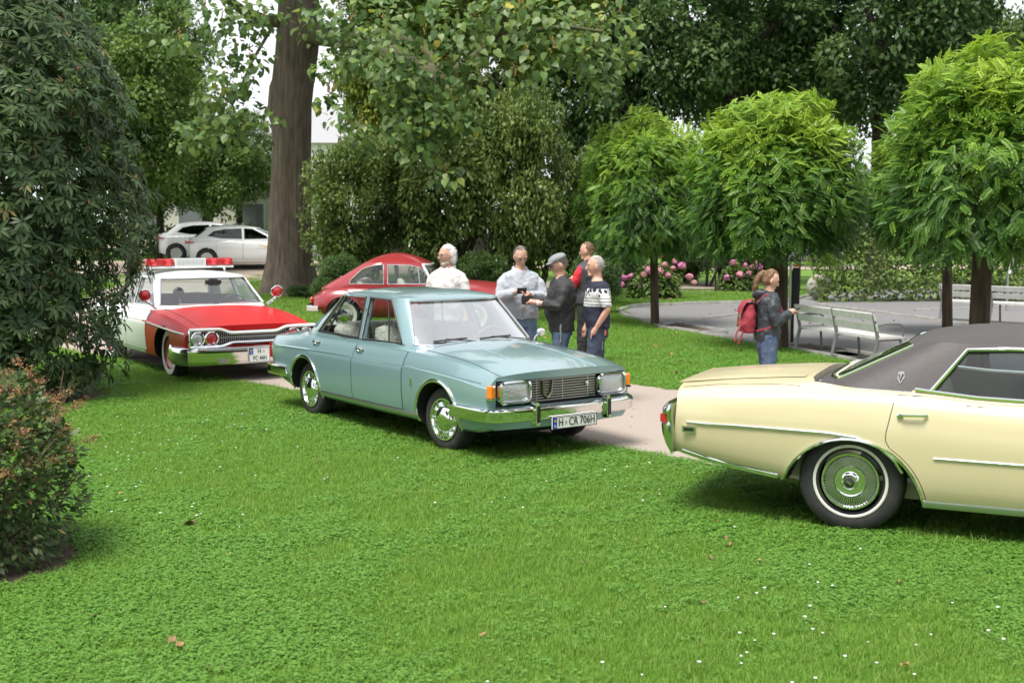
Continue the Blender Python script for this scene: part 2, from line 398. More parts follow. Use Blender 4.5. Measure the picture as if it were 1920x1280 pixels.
def tuft(seed, n, rad, hmin, hmax, wid):
    r = np.random.default_rng(seed); V = []; F = []; T = []
    for i in range(n):
        a = r.uniform(0, 6.28); rr = rad*math.sqrt(r.uniform(0, 1)); x, y = rr*math.cos(a), rr*math.sin(a); h = r.uniform(hmin, hmax); l = r.uniform(.2, .95)*h; b = r.uniform(0, 6.28)
        dx, dy = math.cos(b)*l, math.sin(b)*l; wx, wy = -math.sin(b)*wid/2, math.cos(b)*wid/2; k = len(V)
        V += [(x-wx, y-wy, -.005), (x+wx, y+wy, -.005), (x+dx*.35+wx*.8, y+dy*.35+wy*.8, h*.62), (x+dx*.35-wx*.8, y+dy*.35-wy*.8, h*.62), (x+dx, y+dy, h), (x+dx, y+dy, h)]
        F += [(k, k+1, k+2, k+3), (k+3, k+2, k+4, k+5)]; T += [np.clip(r.normal(.45, .24), 0, 1)]*6
    return np_mesh('grass_tuft', np.array(V), np.array(F), GRASS_M, np.array(T))
def clover(seed, n, rad):
    r = np.random.default_rng(seed); V = []; F = []; T = []
    for i in range(n):
        a = r.uniform(0, 6.28); rr = rad*math.sqrt(r.uniform(0, 1)); x, y = rr*math.cos(a), rr*math.sin(a); h = r.uniform(.012, .034); t = np.clip(r.normal(.5, .25), 0, 1); s = r.uniform(.006, .0098); b0 = r.uniform(0, 6.28); tl = r.uniform(-.4, .4, 2)
        for j in range(3):
            b = b0+j*2.094; c, sn = math.cos(b), math.sin(b); k = len(V)
            for (u, w) in ((0, 0), (.75, -.62), (1.35, -.35), (1.35, .35), (.75, .62), (.4, .4)):
                px, py = (u*c-w*sn)*s, (u*sn+w*c)*s; V.append((x+px, y+py, h+px*tl[0]+py*tl[1]+.25*abs(w)*s))
            F += [(k, k+1, k+2, k+3), (k, k+3, k+4, k+5)]; T += [t]*6
    F = np.array(F); 
    return np_mesh('clover_tuft', np.array(V), F[:, :4], CLOVER_M, np.array(T))
def fixdeg(me): me.validate(); return me
for i in range(4): src('a_tuft%d' % i, fixdeg(tuft(10+i, 40, .085, .016, .046, .0042)))
for i in range(3): src('b_clover%d' % i, fixdeg(clover(30+i, 46, .09)))
for i in range(2): src('c_tall%d' % i, fixdeg(tuft(50+i, 12, .06, .04, .075, .004)))
def scatter(name, pts, idx, rot, scl, coll, label, cat):
    me = bpy.data.meshes.new(name); me.vertices.add(len(pts)); me.vertices.foreach_set('co', np.ascontiguousarray(pts, np.float32).ravel())
    for nm, ty, v in (('idx', 'INT', idx), ('rz', 'FLOAT', rot), ('scl', 'FLOAT', scl)):
        a = me.attributes.new(nm, ty, 'POINT'); a.data.foreach_set('value', np.ascontiguousarray(v, np.int32 if ty == 'INT' else np.float32))
    o = obj(name, me); g = bpy.data.node_groups.new(name, 'GeometryNodeTree')
    g.interface.new_socket('Geometry', in_out='INPUT', socket_type='NodeSocketGeometry'); g.interface.new_socket('Geometry', in_out='OUTPUT', socket_type='NodeSocketGeometry')
    N = g.nodes; L = g.links; gi = N.new('NodeGroupInput'); go = N.new('NodeGroupOutput'); ip = N.new('GeometryNodeInstanceOnPoints'); ci = N.new('GeometryNodeCollectionInfo')
    ci.inputs['Collection'].default_value = coll; ci.inputs['Separate Children'].default_value = True; ci.inputs['Reset Children'].default_value = True
    def att(nm, ty): n = N.new('GeometryNodeInputNamedAttribute'); n.data_type = ty; n.inputs['Name'].default_value = nm; return n.outputs['Attribute']
    cx = N.new('ShaderNodeCombineXYZ'); L.new(att('rz', 'FLOAT'), cx.inputs[2])
    L.new(gi.outputs[0], ip.inputs['Points']); L.new(ci.outputs[0], ip.inputs['Instance']); ip.inputs['Pick Instance'].default_value = True
    L.new(att('idx', 'INT'), ip.inputs['Instance Index']); L.new(cx.outputs[0], ip.inputs['Rotation']); L.new(att('scl', 'FLOAT'), ip.inputs['Scale']); L.new(ip.outputs[0], go.inputs[0])
    md = o.modifiers.new('scatter', 'NODES'); md.node_group = g
    return tag(o, label, cat, kind='stuff')
PX, PY, PS = [], [], []
for dens, y0, y1, sc in ((620, 3.6, 8, .85), (430, 8, 12, 1.0), (260, 12, 17, 1.15), (110, 17, 25, 1.5), (30, 25, 40, 2.2)):
    x, y = lawn_points(dens, y0, y1); PX.append(x); PY.append(y); PS.append(np.full(len(x), sc)*rng.uniform(.75, 1.25, len(x)))
PX = np.concatenate(PX); PY = np.concatenate(PY); PS = np.concatenate(PS)
cl = fnoise(PX, PY, 1.6, 3)+.6*fnoise(PX, PY, 4.5, 4)+rng.normal(0, .30, len(PX))
idx = np.where(cl > .22, rng.integers(4, 7, len(PX)), rng.integers(0, 4, len(PX)))
tall = rng.uniform(0, 1, len(PX)) < .02; idx[tall] = rng.integers(7, 9, tall.sum())
idx[PY > 24] = rng.integers(0, 4, (PY > 24).sum())
PZ = hgt(PX, PY)
scatter('lawn_grass', np.stack([PX, PY, PZ], 1), idx, rng.uniform(0, 6.28, len(PX)), PS, SRC, 'short mown grass and clover covering the lawn', 'grass')
# daisies
DA = bpy.data.collections.new('daisy_sources')
DAISY_M = mat('daisy_petal', (.82, .82, .78), .6)
for i in range(2):
    b = MB(); b.lathe([(.001, .055), (.009+.003*i, .057), (.012, .061), (.004, .062)], 7, 'z'); b.tube([(0, 0, 0), (.003, .002, .056)], .001, 3); DA.objects.link(bpy.data.objects.new('d%d' % i, b.mesh('daisy', DAISY_M)))
x, y = lawn_points(14, 4.5, 17); k = (fnoise(x, y, .9, 9)+.5*fnoise(x, y, 3, 10)+rng.normal(0, .15, len(x))) > .12; x, y = x[k], y[k]
scatter('daisies', np.stack([x, y, x*0], 1), rng.integers(0, 2, len(x)), rng.uniform(0, 6, len(x)), rng.uniform(.45, .85, len(x)), DA, 'tiny white daisies dotted over the lawn', 'daisies')
# fallen leaves lying on the grass
LEAF_DRY = [mat('dry_leaf_%d' % i, c, .7, col2=c2, scale=30) for i, (c, c2) in enumerate([((.34, .19, .08), (.24, .12, .05)), ((.24, .14, .07), (.16, .09, .045)), ((.40, .29, .12), (.30, .20, .08))])]
LEAF_ME = []
for mi, m in enumerate(LEAF_DRY):
    b = MB(); L = .10
    rows = [[(u*L, sgn*L*.30*math.sin(math.pi*min(1, u*.96+.02))**.8, .012+.25*abs(sgn)*.03*(1+math.sin(u*5+mi))+.012*math.sin(u*7)) for sgn in (-1, -.5, 0, .5, 1)] for u in (0, .15, .35, .6, .82, 1)]
    b.rings(rows, cap=False, closed=False); b.tube([(0, 0, .012), (-.04, .006, .004)], .0016, 4); LEAF_ME.append(b.mesh('fallen_leaf', m, 179))
spots = [(365, 993, 1.55), (232, 932, .8), (325, 1208, 1.2), (342, 1217, .9), (435, 1046, .6), (597, 874, .7), (1690, 1262, .9), (1327, 1053, .8), (1365, 1015, .8), (1375, 1030, .9), (1095, 1063, .5), (1173, 1095, .6), (1325, 1140, .6), (1685, 1102, .7), (172, 1168, .9), (312, 772, .8), (165, 752, 1.6), (1187, 1022, .6), (912, 1200, .7), (775, 1042, .5), (505, 1155, .5), (660, 1010, .5), (1290, 940, .7), (1340, 985, .7), (1010, 905, .5), (1420, 1060, .6)]
spots += [(random.uniform(1190, 1420), random.uniform(640, 715), random.uniform(.8, 1.3)) for _ in range(22)] + [(random.uniform(600, 1100), random.uniform(590, 640), 1.2) for _ in range(8)] + [(random.uniform(1190, 1700), random.uniform(572, 640), random.uniform(.7, 1.1)) for _ in range(26)] + [(random.uniform(1150, 1290), random.uniform(735, 850), .6) for _ in range(7)]
for (px, py, s) in spots:
    s *= .6 if py > 720 and s < 1.5 else .85
    p = gpt(px, py); o = obj('fallen_leaf', LEAF_ME[1] if s > 1.3 else random.choice(LEAF_ME)); oc = bool(poly_contains(COURT_P, np.array([p.x]), np.array([p.y]))[0] or path_dist(np.array([p.x]), np.array([p.y]))[0] < 1.8); o.location = (p.x, p.y, .006 if oc else .028); o.rotation_euler = (random.uniform(-.25, .25), random.uniform(-.25, .25), random.uniform(0, 6.28)); o.scale = (s, s, s)
    tag(o, 'small dry leaf lying on the bare gravel' if oc else 'small dry brown leaf lying on the lawn', 'leaf', 'dry leaves fallen on the gravel' if oc else 'dry leaves fallen on the lawn')
# ------------------------------------------------------------------ cars
class Car:
    """body = closed loft of stations along x minus wheel wells and cabin tub; greenhouse = superellipse rings minus windows.
    local axes: x forward, y left, z up, origin on the ground midway between the axles"""
    def __init__(c, S):
        c.S = S; c.W = pchip(S['W']); c.zb = pchip(S['zb']); c.zs = pchip(S['zs']); c.zc = pchip(S['zc']); c.K = pchip(S['K'])
        c.x0, c.x1 = S['W'][0][0], S['W'][-1][0]; c.root = thing(S['name'], S['label'], 'car', (S['pos'][0], S['pos'][1], S.get('z', 0)), S['yaw'], S.get('group'))
        c.paint = S['paint']
    def ys(c, x, z):                               # half width of the side at height z
        b, s = c.zb(x), c.zs(x); return c.W(x)*c.K(min(1, max(0, (z-b)/(s-b))))
    def shift(c, x, y, z):
        S = c.S; w = c.W(x); kf = float(sstep(c.x1-.55, c.x1, x)); kr = float(sstep(c.x0+.55, c.x0, x)); q = min(1.2, abs(y)/w)
        return x - kf*S.get('bowf', .1)*q**2.5 + kf*S.get('rakef', 0)*(z-.6) + kr*S.get('bowr', .1)*q**2.5 + kr*S.get('raker', 0)*(z-.6)
    def body_mesh(c):
        S = c.S; T = S.get('T', (0, .04, .1, .2, .35, .5, .62, .72, .785, .80, .83, .88, .94, 1)); Q = (.96, .88, .76, .6, .42, .2)
        xs = np.unique(np.r_[np.linspace(c.x0, c.x1, 46), c.x0+.02, c.x0+.06, c.x1-.02, c.x1-.06]); rs = []
        for x in xs:
            w, b, s, zc = c.W(x), c.zb(x), c.zs(x), c.zc(x); half = [(.45*w, b)] + [(w*c.K(t), b+(s-b)*t) for t in T]
            y1 = half[-1][0]; half += [(y1*q, s+(zc-s)*(1-q**S.get('tp', 2.6))) for q in Q]
            ring = [(-y, z) for (y, z) in half] + [(0, zc)] + [(y, z) for (y, z) in half[::-1]] + [(0, b)]
            rs.append([(c.shift(x, y, z), y, z) for (y, z) in ring])
        B = MB(); n = len(rs[0]); B.rings(rs, cap=False)
        for ring, xx in ((rs[0], c.x0), (rs[-1], c.x1)):
            zz = np.array([p[2] for p in ring]); prev = ring
            for k in (.9, .6, .3):
                nr = []
                for p in ring:
                    y = p[1]*k; z = zz.mean()+(p[2]-zz.mean())*k; nr.append((c.shift(xx, y, z), y, z))
                B.rings([prev, nr], cap=False); prev = nr
            B.add(prev, [tuple(range(n))])
        me = B.mesh('body', [c.paint], 0)
        bm = bmesh.new(); bm.from_mesh(me); bmesh.ops.remove_doubles(bm, verts=bm.verts, dist=1e-5); bmesh.ops.recalc_face_normals(bm, faces=bm.faces); bm.to_mesh(me); bm.free()
        return me
    def G_params(c, z):
        g = c.S['G']; t = (z-g['z0'])/(g['z1']-g['z0']); L = lambda k: g[k][0]+(g[k][1]-g[k][0])*t
        if 'bulge' in g: 
            bl = g['bulge']*math.sin(math.pi*min(1, max(0, t)))
        else: bl = 0
        return (L('xf')+L('xr'))/2, (L('xf')-L('xr'))/2, L('b')+bl
    def yG(c, x, z):
        cx, a, b = c.G_params(z); n = c.S['G']['n']; u = min(.999, abs(x-cx)/a); return b*(1-u**n)**(1/n)
    def xG(c, y, z, front=True):
        cx, a, b = c.G_params(z); n = c.S['G']['n']; u = min(.999, abs(y)/b); v = a*(1-u**n)**(1/n); return cx+v if front else cx-v
    def G_mesh(c, ins=0, drop=0, ext=0):
        g = c.S['G']; n = g['n']; N = 72; rs = []
        def ring(cx, a, b, z):
            r = []
            for j in range(N):
                q = 2*math.pi*(j+.5)/N; cs, sn = math.cos(q), math.sin(q)
                # even spacing round a rounded rectangle
                m = max(abs(cs), abs(sn)); u, v = cs/m, sn/m; k = (abs(u)**n+abs(v)**n)**(-1/n); r.append((cx+a*u*k, b*v*k, z))
            return r
        z0 = g['z0']-.05-ext; zt = g['z1']
        for z in [z0]+list(np.linspace(g['z0'], zt, 7)):
            cx, a, b = c.G_params(max(z, g['z0'])); rs.append(ring(cx, a-ins, b-ins, z if z < zt-1e-6 or not drop else zt-drop))
        cx, a, b = c.G_params(zt); dz = g['zc']-zt
        for q in (.985, .955, .9, .8, .65, .45, .22, .05):
            rs.append(ring(cx+g.get('rs', 0)*(1-q), (a-ins)*q, (b-ins)*q, zt-drop+dz*(1-q**g.get('rp', 2.4))))
        B = MB(); B.rings(rs); return B.mesh('shell', [c.paint], 0)
    def prism_y(c, poly, y0=-3, y1=3):
        B = MB(); B.rings([[(x, y0, z) for x, z in poly], [(x, y1, z) for x, z in poly]]); return B
    def prism_x(c, poly, x0, x1):
        B = MB(); B.rings([[(x0, y, z) for y, z in poly], [(x1, y, z) for y, z in poly]]); return B
    def build_shell(c):
        S = c.S; R_ = S['archR']; B = MB()
        for xa in S['axles']:
            for sg in (-1, 1):
                w = c.W(xa); B.lathe([(R_, sg*(w-.30)), (R_, sg*(w+.25))], 36, 'y', (xa, 0, S['archz']), cap=True)
        wells = B.mesh('wells', [UNDER], 0)
        g = S['G']; cx, a, b = c.G_params(g['z0']); tub = MB()
        pl = []
        for j in range(40):
            q = 2*math.pi*(j+.5)/40; cs, sn = math.cos(q), math.sin(q); m = max(abs(cs), abs(sn)); u, v = cs/m, sn/m; k = (abs(u)**8+abs(v)**8)**(-1/8); pl.append((cx+(a-.07)*u*k, (b-.07)*v*k))
        tub.rings([[(x, y, .34) for x, y in pl], [(x, y, 1.6) for x, y in pl]])
        cut = [wells, tub.mesh('tub', [UNDER], 0)]
        for fb in S.get('front_boxes', []):
            q = MB(); q.box(*fb); cut.append(q.mesh('fb', [UNDER], 0))
        me = boolean(c.body_mesh(), cut)
        me.materials.clear()
        for m in (c.paint, UNDER, S.get('inner', BLACKP)): me.materials.append(m)
        for p in me.polygons:
            x, y, z = p.center; k = 0
            for xa in S['axles']:
                d = math.hypot(x-xa, z-S['archz']); w = c.W(xa)
                if d < R_+.003 and abs(y) > w-.31 and (d > R_-.02 or abs(y) < w-.28): k = 1
            if z < c.zb(x)+.012 and abs(p.normal.z) > .8: k = 1
            if abs(x-cx) < a-.06 and abs(y) < b-.06 and z > .33:
                if (abs(p.normal.z) < .7 and (abs(x-cx) > a-.25 or abs(y) > b-.25)) or z < .36: k = 2
            for fb in S.get('front_boxes', []):
                if abs(x-fb[0][0]) < fb[1][0]/2+.002 and abs(y-fb[0][1]) < fb[1][1]/2+.002 and abs(z-fb[0][2]) < fb[1][2]/2+.002: k = 1
            p.material_index = k
        me.shade_smooth(); me.set_sharp_from_angle(angle=R(S.get('sharp', 28)))
        c.body = obj('body', me, c.root)
        if S.get('two_tone'):
            for p in me.polygons:
                if p.material_index == 0 and S['two_tone'](p.center): p.material_index = 3
            me.materials.append(S['paint2'])
        # greenhouse
        inner = c.G_mesh(.045, .035, .2); sm = MB()
        shell = boolean(c.G_mesh(), [inner])
        cuts = []
        for poly in S['side_win']: cuts.append(c.prism_y(poly).mesh('w', [UNDER], 0))
        for (poly, fr) in ((S.get('front_win'), True), (S.get('rear_win'), False)):
            if poly: 
                mid = cx
                cuts.append((c.prism_x(poly, mid+.1 if fr else mid-4, mid+4 if fr else mid-.1)).mesh('w', [UNDER], 0))
        shell = boolean(shell, cuts); shell.materials.clear()
        for m in (S.get('roof_paint', c.paint), S.get('liner', mat('headliner', (.42, .41, .37), .8))): shell.materials.append(m)
        ccx = cx
        for p in shell.polygons:
            x, y, z = p.center; zz = min(max(z, g['z0']), g['z1']); qx, qa, qb = c.G_params(zz); n = g['n']
            k = ((abs(x-qx)/qa)**n+(abs(y)/qb)**n)**(1/n); out = p.normal.x*(x-qx)/qa**2+p.normal.y*y/qb**2+ (p.normal.z*.6 if z > g['z1']-.05 else 0)
            p.material_index = 0 if out > 0 else 1
            if z > g['z1']-.02 and p.normal.z < -.5: p.material_index = 1
            if 'low_paint' in S and z < .985 and x > S['low_paint'] and p.material_index == 0: p.material_index = 2
        shell.materials.append(c.paint)
        shell.shade_smooth(); shell.set_sharp_from_angle(angle=R(32))
        c.roof = obj('roof', shell, c.root)
    def side_pane(c, poly, name='side_window', glass=GLASS, sides=(-1, 1), off=.022):
        for sg in sides:
            B = MB(); B.add([(x, sg*(c.yG(x, z)-off), z) for x, z in poly], [tuple(range(len(poly)))]); B.build(name, glass, c.root, 0)
    def screen(c, poly, front=True, name='windscreen', glass=GLASS, off=.02):
        (yb, zb_), (yt, zt) = poly[0], poly[1]; rows = []     # half-trapezoid: bottom and top half-width
        for i in range(7):
            t = i/6; z = zb_-.015+(zt-zb_+.03)*t; w = yb+(yt-yb)*t+.012
            rows.append([(c.xG(y, z, front)-(off if front else -off), y, z) for y in np.linspace(-w, w, 15)])
        B = MB(); B.rings(rows, cap=False, closed=False); return B.build(name, glass, c.root, 179)
    def trim_G(c, pts, r, name, m=CHROME, sides=(-1, 1), parent=None, off=.004):
        for sg in sides:
            B = MB(); B.tube([(x, sg*(c.yG(x, z)+off), z) for x, z in pts], r, 6); B.build(name, m, parent or c.root)
    def strip(c, pts, w, h, name, m=CHROME, sides=(-1, 1), parent=None, n=26):
        P = np.array(pts, float); d = np.r_[0, np.cumsum(np.hypot(*np.diff(P, axis=0).T))]; s = np.linspace(0, d[-1], n)
        q = [(np.interp(v, d, P[:, 0]), np.interp(v, d, P[:, 1])) for v in s]
        for sg in sides:
            B = MB(); B.sweep([(c.shift(x, c.ys(x, z), z), sg*(c.ys(x, z)+.001), z) for x, z in q], w, h, lambda i: (0, sg, 0)); B.build(name, m, parent or c.root)
    def panel(c, name, xa, xb, z0, z1, m, sides=(-1,), seam=.006, nu=10, nv=14, label=None):
        """door skin lying 3 mm proud of the body side, over a dark seam that shows round its edge; xa(z), xb(z) edges"""
        out = []
        for sg in sides:
            for (nm, e, off, mm, par) in (('door_seam', seam, .0015, UNDER, None), (name, 0, .004, m, None)):
                B = MB(); rows = []
                for i in range(nv+1):
                    z = (z0-e)+(z1-z0+2*e)*i/nv; a, b = xa(z)-e, xb(z)+e
                    rows.append([(x_, sg*(c.ys(x_, z_)+off), z_) for x_, z_ in [(a+(b-a)*j/nu, min(z, c.zs(a+(b-a)*j/nu)-.004+(.002 if nm == 'door_seam' else 0))) for j in range(nu+1)]])
                B.rings(rows, cap=False, closed=False)
                if nm == name: o = B.build(nm, mm, c.root, 179); out.append(o); seam_o.parent = o
                else: seam_o = B.build(nm, mm, c.root, 179)
        return out
    def arch_trim(c, xa, r, a0, a1, rad=.011, m=CHROME, sides=(-1, 1), name='wheel_arch_trim', flat=.0):
        for sg in sides:
            B = MB(); pts = []
            for i in range(25):
                q = R(a0+(a1-a0)*i/24); x, z = xa+r*math.cos(q), c.S['archz']+r*math.sin(q); z = max(z, c.zb(x)+.01); pts.append((x, sg*(c.ys(x, z)+.004), z))
            if flat:
                B.sweep(pts, flat, .012, lambda i: (0, sg, 0))
            else: B.tube(pts, rad, 6)
            B.build(name, m, c.root)
    def wheel(c, xa, y, sg, rad, wid, cap, steer=0, band=None):
        """wheel > tyre is the part mesh; rim and hubcap are its pieces"""
        W_ = MB(); h = wid/2
        W_.lathe([(rad*.60, -h*.8), (rad*.66, -h*.98), (rad*.80, -h*1.05), (rad*.93, -h*.95), (rad*.985, -h*.72), (rad, -h*.3), (rad, h*.3), (rad*.985, h*.72), (rad*.93, h*.95), (rad*.80, h*1.05), (rad*.66, h*.98), (rad*.60, h*.8)], 44, 'y')
        o = W_.build('wheel', RUBBER, c.root, 40); o.location = (xa, y, rad); o.rotation_euler = (0, 0, steer)
        s = -sg      # outward direction along local y
        if band:
            b = MB(); b.lathe([(rad*band[0], s*h*1.03), (rad*(band[0]+band[1])/2, s*h*1.075), (rad*band[1], s*h*1.05), (rad*band[0], s*h*.9)], 44, 'y'); b.build('whitewall', WHITEWALL, o)
        cap(o, s, h, rad)
        return o
    def seat(c, x, y0, y1, zs_, zt, m, back=.35, name='seat'):
        B = MB(); yc, w = (y0+y1)/2, (y1-y0)/2
        def rr(px, pz, hw, dx, dz):    # soft cross-section ring across y
            return [(px+dx*.5*math.copysign(abs(math.cos(q))**.6, math.cos(q)), yc, pz+dz*.5*math.copysign(abs(math.sin(q))**.6, math.sin(q))) for q in [2*math.pi*j/16 for j in range(16)]]
        for (px, pz, dx, dz, tilt) in ((x+.22, zs_-.07, .54, .17, 0), (x-.12, (zs_+zt)/2, .17, zt-zs_+.12, back)):
            rs = []
            for (k, sc) in ((-1, .75), (-.93, .93), (-.6, 1), (0, .97), (.6, 1), (.93, .93), (1, .75)):
                ring = []
                for (a, _, e2) in rr(0, 0, w, dx*sc, dz*sc):
                    ring.append((px+a-e2*tilt, yc+k*w, pz+e2))
                rs.append(ring)
            B.rings(rs)
        return B.build(name, m, c.root, 50)
    def steering(c, x, y, z, m, r=.2):
        B = MB(); t = R(62)
        def P(a, q): return (x-math.cos(t)*0+math.sin(q)*a*math.cos(t)*1, y+math.cos(q)*a, z+math.sin(q)*a*math.sin(t))
        B.tube([P(r, 2*math.pi*j/28) for j in range(29)], .012, 6); B.tube([P(r, R(200)), (x+.02, y, z-.03), P(r, R(-20))], .012, 6); B.tube([(x, y, z), (x+.35, y, z-.2)], .02, 6)
        B.build('steering_wheel', m, c.root)
def cap_chrome_spoke(o, s, h, rad):
    b = MB(); b.lathe([(rad*.66, s*h*.98), (rad*.655, s*h*1.12), (rad*.60, s*h*1.10), (rad*.56, s*h*.85), (rad*.43, s*h*.8), (rad*.41, s*h*1.0), (rad*.34, s*h*1.22), (rad*.18, s*h*1.34), (rad*.02, s*h*1.36)], 40, 'y'); b.build('hubcap', CHROME, o, 30)
    for j in range(12):
        q = 2*math.pi*j/12; c, sn = math.cos(q), math.sin(q); b = MB(); b.box((rad*.5*c, s*h*.93, rad*.5*sn), (rad*.15, .03, .012), Matrix.Rotation(-q, 3, 'Y')); b.build('rim_spoke', CHROME, o)
    b = MB(); b.lathe([(rad*.565, s*h*.84), (rad*.42, s*h*.79)], 30, 'y'); b.build('rim', mat('rim_grey', (.25, .25, .25), .5, .6), o, 0)
def cap_turbine(o, s, h, rad):
    b = MB(); b.lathe([(rad*.545, s*h*.98), (rad*.54, s*h*1.12), (rad*.50, s*h*1.12), (rad*.475, s*h*.95)], 48, 'y'); b.build('trim_ring', CHROME, o, 30)
    b = MB(); b.lathe([(rad*.48, s*h*.92), (rad*.31, s*h*.98), (rad*.29, s*h*1.05)], 48, 'y'); b.build('hubcap', mat('cap_dark', (.22, .22, .22), .3, 1), o, 30)
    b = MB()
    for j in range(60):
        q = 2*math.pi*j/60; b.box((rad*.39*math.cos(q), s*h*1.0, rad*.39*math.sin(q)), (rad*.17, .014, .0055), Matrix.Rotation(-q, 3, 'Y'))
    tag(b.build('fin_ring', CHROME, o, 0), kind='stuff')
    b = MB(); b.lathe([(rad*.30, s*h*1.02), (rad*.29, s*h*1.10), (rad*.20, s*h*1.04), (rad*.15, s*h*1.10), (rad*.14, s*h*1.42), (rad*.12, s*h*1.5), (rad*.10, s*h*1.5)], 36, 'y'); b.build('hub_dome', CHROME, o, 30)
    b = MB(); b.lathe([(rad*.10, s*h*1.49), (rad*.05, s*h*1.56), (rad*.005, s*h*1.57)], 20, 'y'); e_ = b.build('hub_emblem', mat('emblem_dark', (.03, .03, .035), .3), o)
    b = MB(); b.box((0, s*h*1.59, 0), (rad*.11, .004, rad*.035), Matrix.Rotation(.6, 3, 'Y')); b.build('emblem_mark', CHROME, o, 0)
def cap_red(o, s, h, rad):
    b = MB(); b.lathe([(rad*.63, s*h*.95), (rad*.61, s*h*.80), (rad*.45, s*h*.62), (rad*.30, s*h*.6)], 36, 'y'); b.build('rim', mat('red_rim', (.36, .02, .025), .4, coat=.6), o, 30)
    b = MB(); b.lathe([(rad*.34, s*h*.6), (rad*.32, s*h*.85), (rad*.2, s*h*.98), (rad*.01, s*h*1.0)], 30, 'y'); b.build('hubcap', CHROME, o, 30)
def cap_chrome_plain(o, s, h, rad):
    b = MB(); b.lathe([(rad*.60, s*h*.9), (rad*.58, s*h*.75), (rad*.40, s*h*.7), (rad*.38, s*h*.95), (rad*.2, s*h*1.15), (rad*.01, s*h*1.18)], 30, 'y'); b.build('hubcap', CHROME, o, 30)
def cap_alloy(o, s, h, rad):
    b = MB(); b.lathe([(rad*.70, s*h*.95), (rad*.68, s*h*.7), (rad*.1, s*h*.6), (rad*.01, s*h*.6)], 24, 'y')
    for j in range(5): q = 2*math.pi*j/5; b.box((rad*.36*math.cos(q), s*h*.85, rad*.36*math.sin(q)), (rad*.62, .02, rad*.14), Matrix.Rotation(-q, 3, 'Y'))
    b.build('rim', STEEL, o, 30)
def plate(car, x, y, z, w, h, tilt=0, two=False, face=1):
    B = MB(); B.box((0, 0, 0), (.012, w, h)); o = B.build('number_plate', PLATEW, car.root, 0); o.location = (x, y, z); o.rotation_euler = (0, tilt, 0 if face > 0 else math.pi)
    B = MB(); t = .006
    for (a, b, c, d) in ((0, h/2-t/2, w, t), (0, -h/2+t/2, w, t), (-w/2+t/2, 0, t, h), (w/2-t/2, 0, t, h)): B.box((.0072, a, b), (.003, c, d))
    B.build('plate_border', PLATEK, o, 0)
    bw = .042 if not two else .05; bh = h-.014 if not two else h*.42
    B = MB(); B.box((.0075, -w/2+.008+bw/2, 0 if not two else h/2-.008-bh/2), (.003, bw, bh)); B.build('country_band', PLATEB, o, 0)
    M = Matrix(((0, 0, 1, .0095), (1, 0, 0, 0), (0, 1, 0, 0), (0, 0, 0, 1)))    # text plane -> local yz
    def put(txt, size, yy, zz, sx=1, mm=PLATEK):
        me = text_mesh(txt, size, mm, .001, 'CENTER', sx); me.transform(M); me.transform(Matrix.Translation((0, yy, zz))); return obj('plate_text', me, o)
    put('D', bh*.32 if not two else bh*.35, -w/2+.008+bw/2, (-h*.26 if not two else h/2-.008-bh*.78), 1, PLATEW)
    B = MB(); B.lathe([(bw*.28, .009), (bw*.28, .010), (bw*.2, .010), (bw*.2, .009)], 12, 'x', (0, -w/2+.008+bw/2, h*.18 if not two else h/2-.008-bh*.36)); B.build('star_ring', mat('star_gold', (.8, .6, .05), .4), o, 0)
    return o, put
def letters(car, txt, xs_, size, m=CHROME, depth=.006):
    """single chrome letters at the given (x, y, z, tilt) spots, read from in front of the car"""
    for ch, (x, y, z, tl) in zip(txt, xs_):
        me = text_mesh(ch, size, m, depth); me.transform(Matrix(((0, 0, 1, 0), (1, 0, 0, 0), (0, 1, 0, 0), (0, 0, 0, 1)))); o = obj('letter', me, car.root); o.location = (x, y, z); o.rotation_euler = (0, tl, 0)
def bumper(car, pts, hts, thick, name='bumper', m=CHROME):
    """chrome blade: pts (x, y) plan line, hts (z0, z1)"""
    B = MB(); rs = []
    P = [Vector((x, y, 0)) for x, y in pts]
    for i, p in enumerate(P):
        t = (P[min(i+1, len(P)-1)]-P[max(i-1, 0)]).normalized(); o = Vector((t.y, -t.x, 0)); z0, z1 = hts; h = z1-z0
        prof = ((-thick, 0), (-.012, 0), (0, .06), (.012, .25), (.005, .5), (.016, .68), (.008, .92), (-.015, 1), (-thick, 1))
        rs.append([p+o*a+Vector((0, 0, z0+h*b)) for a, b in prof])
    B.rings(rs, closed=True); return B.build(name, m, car.root, 40)

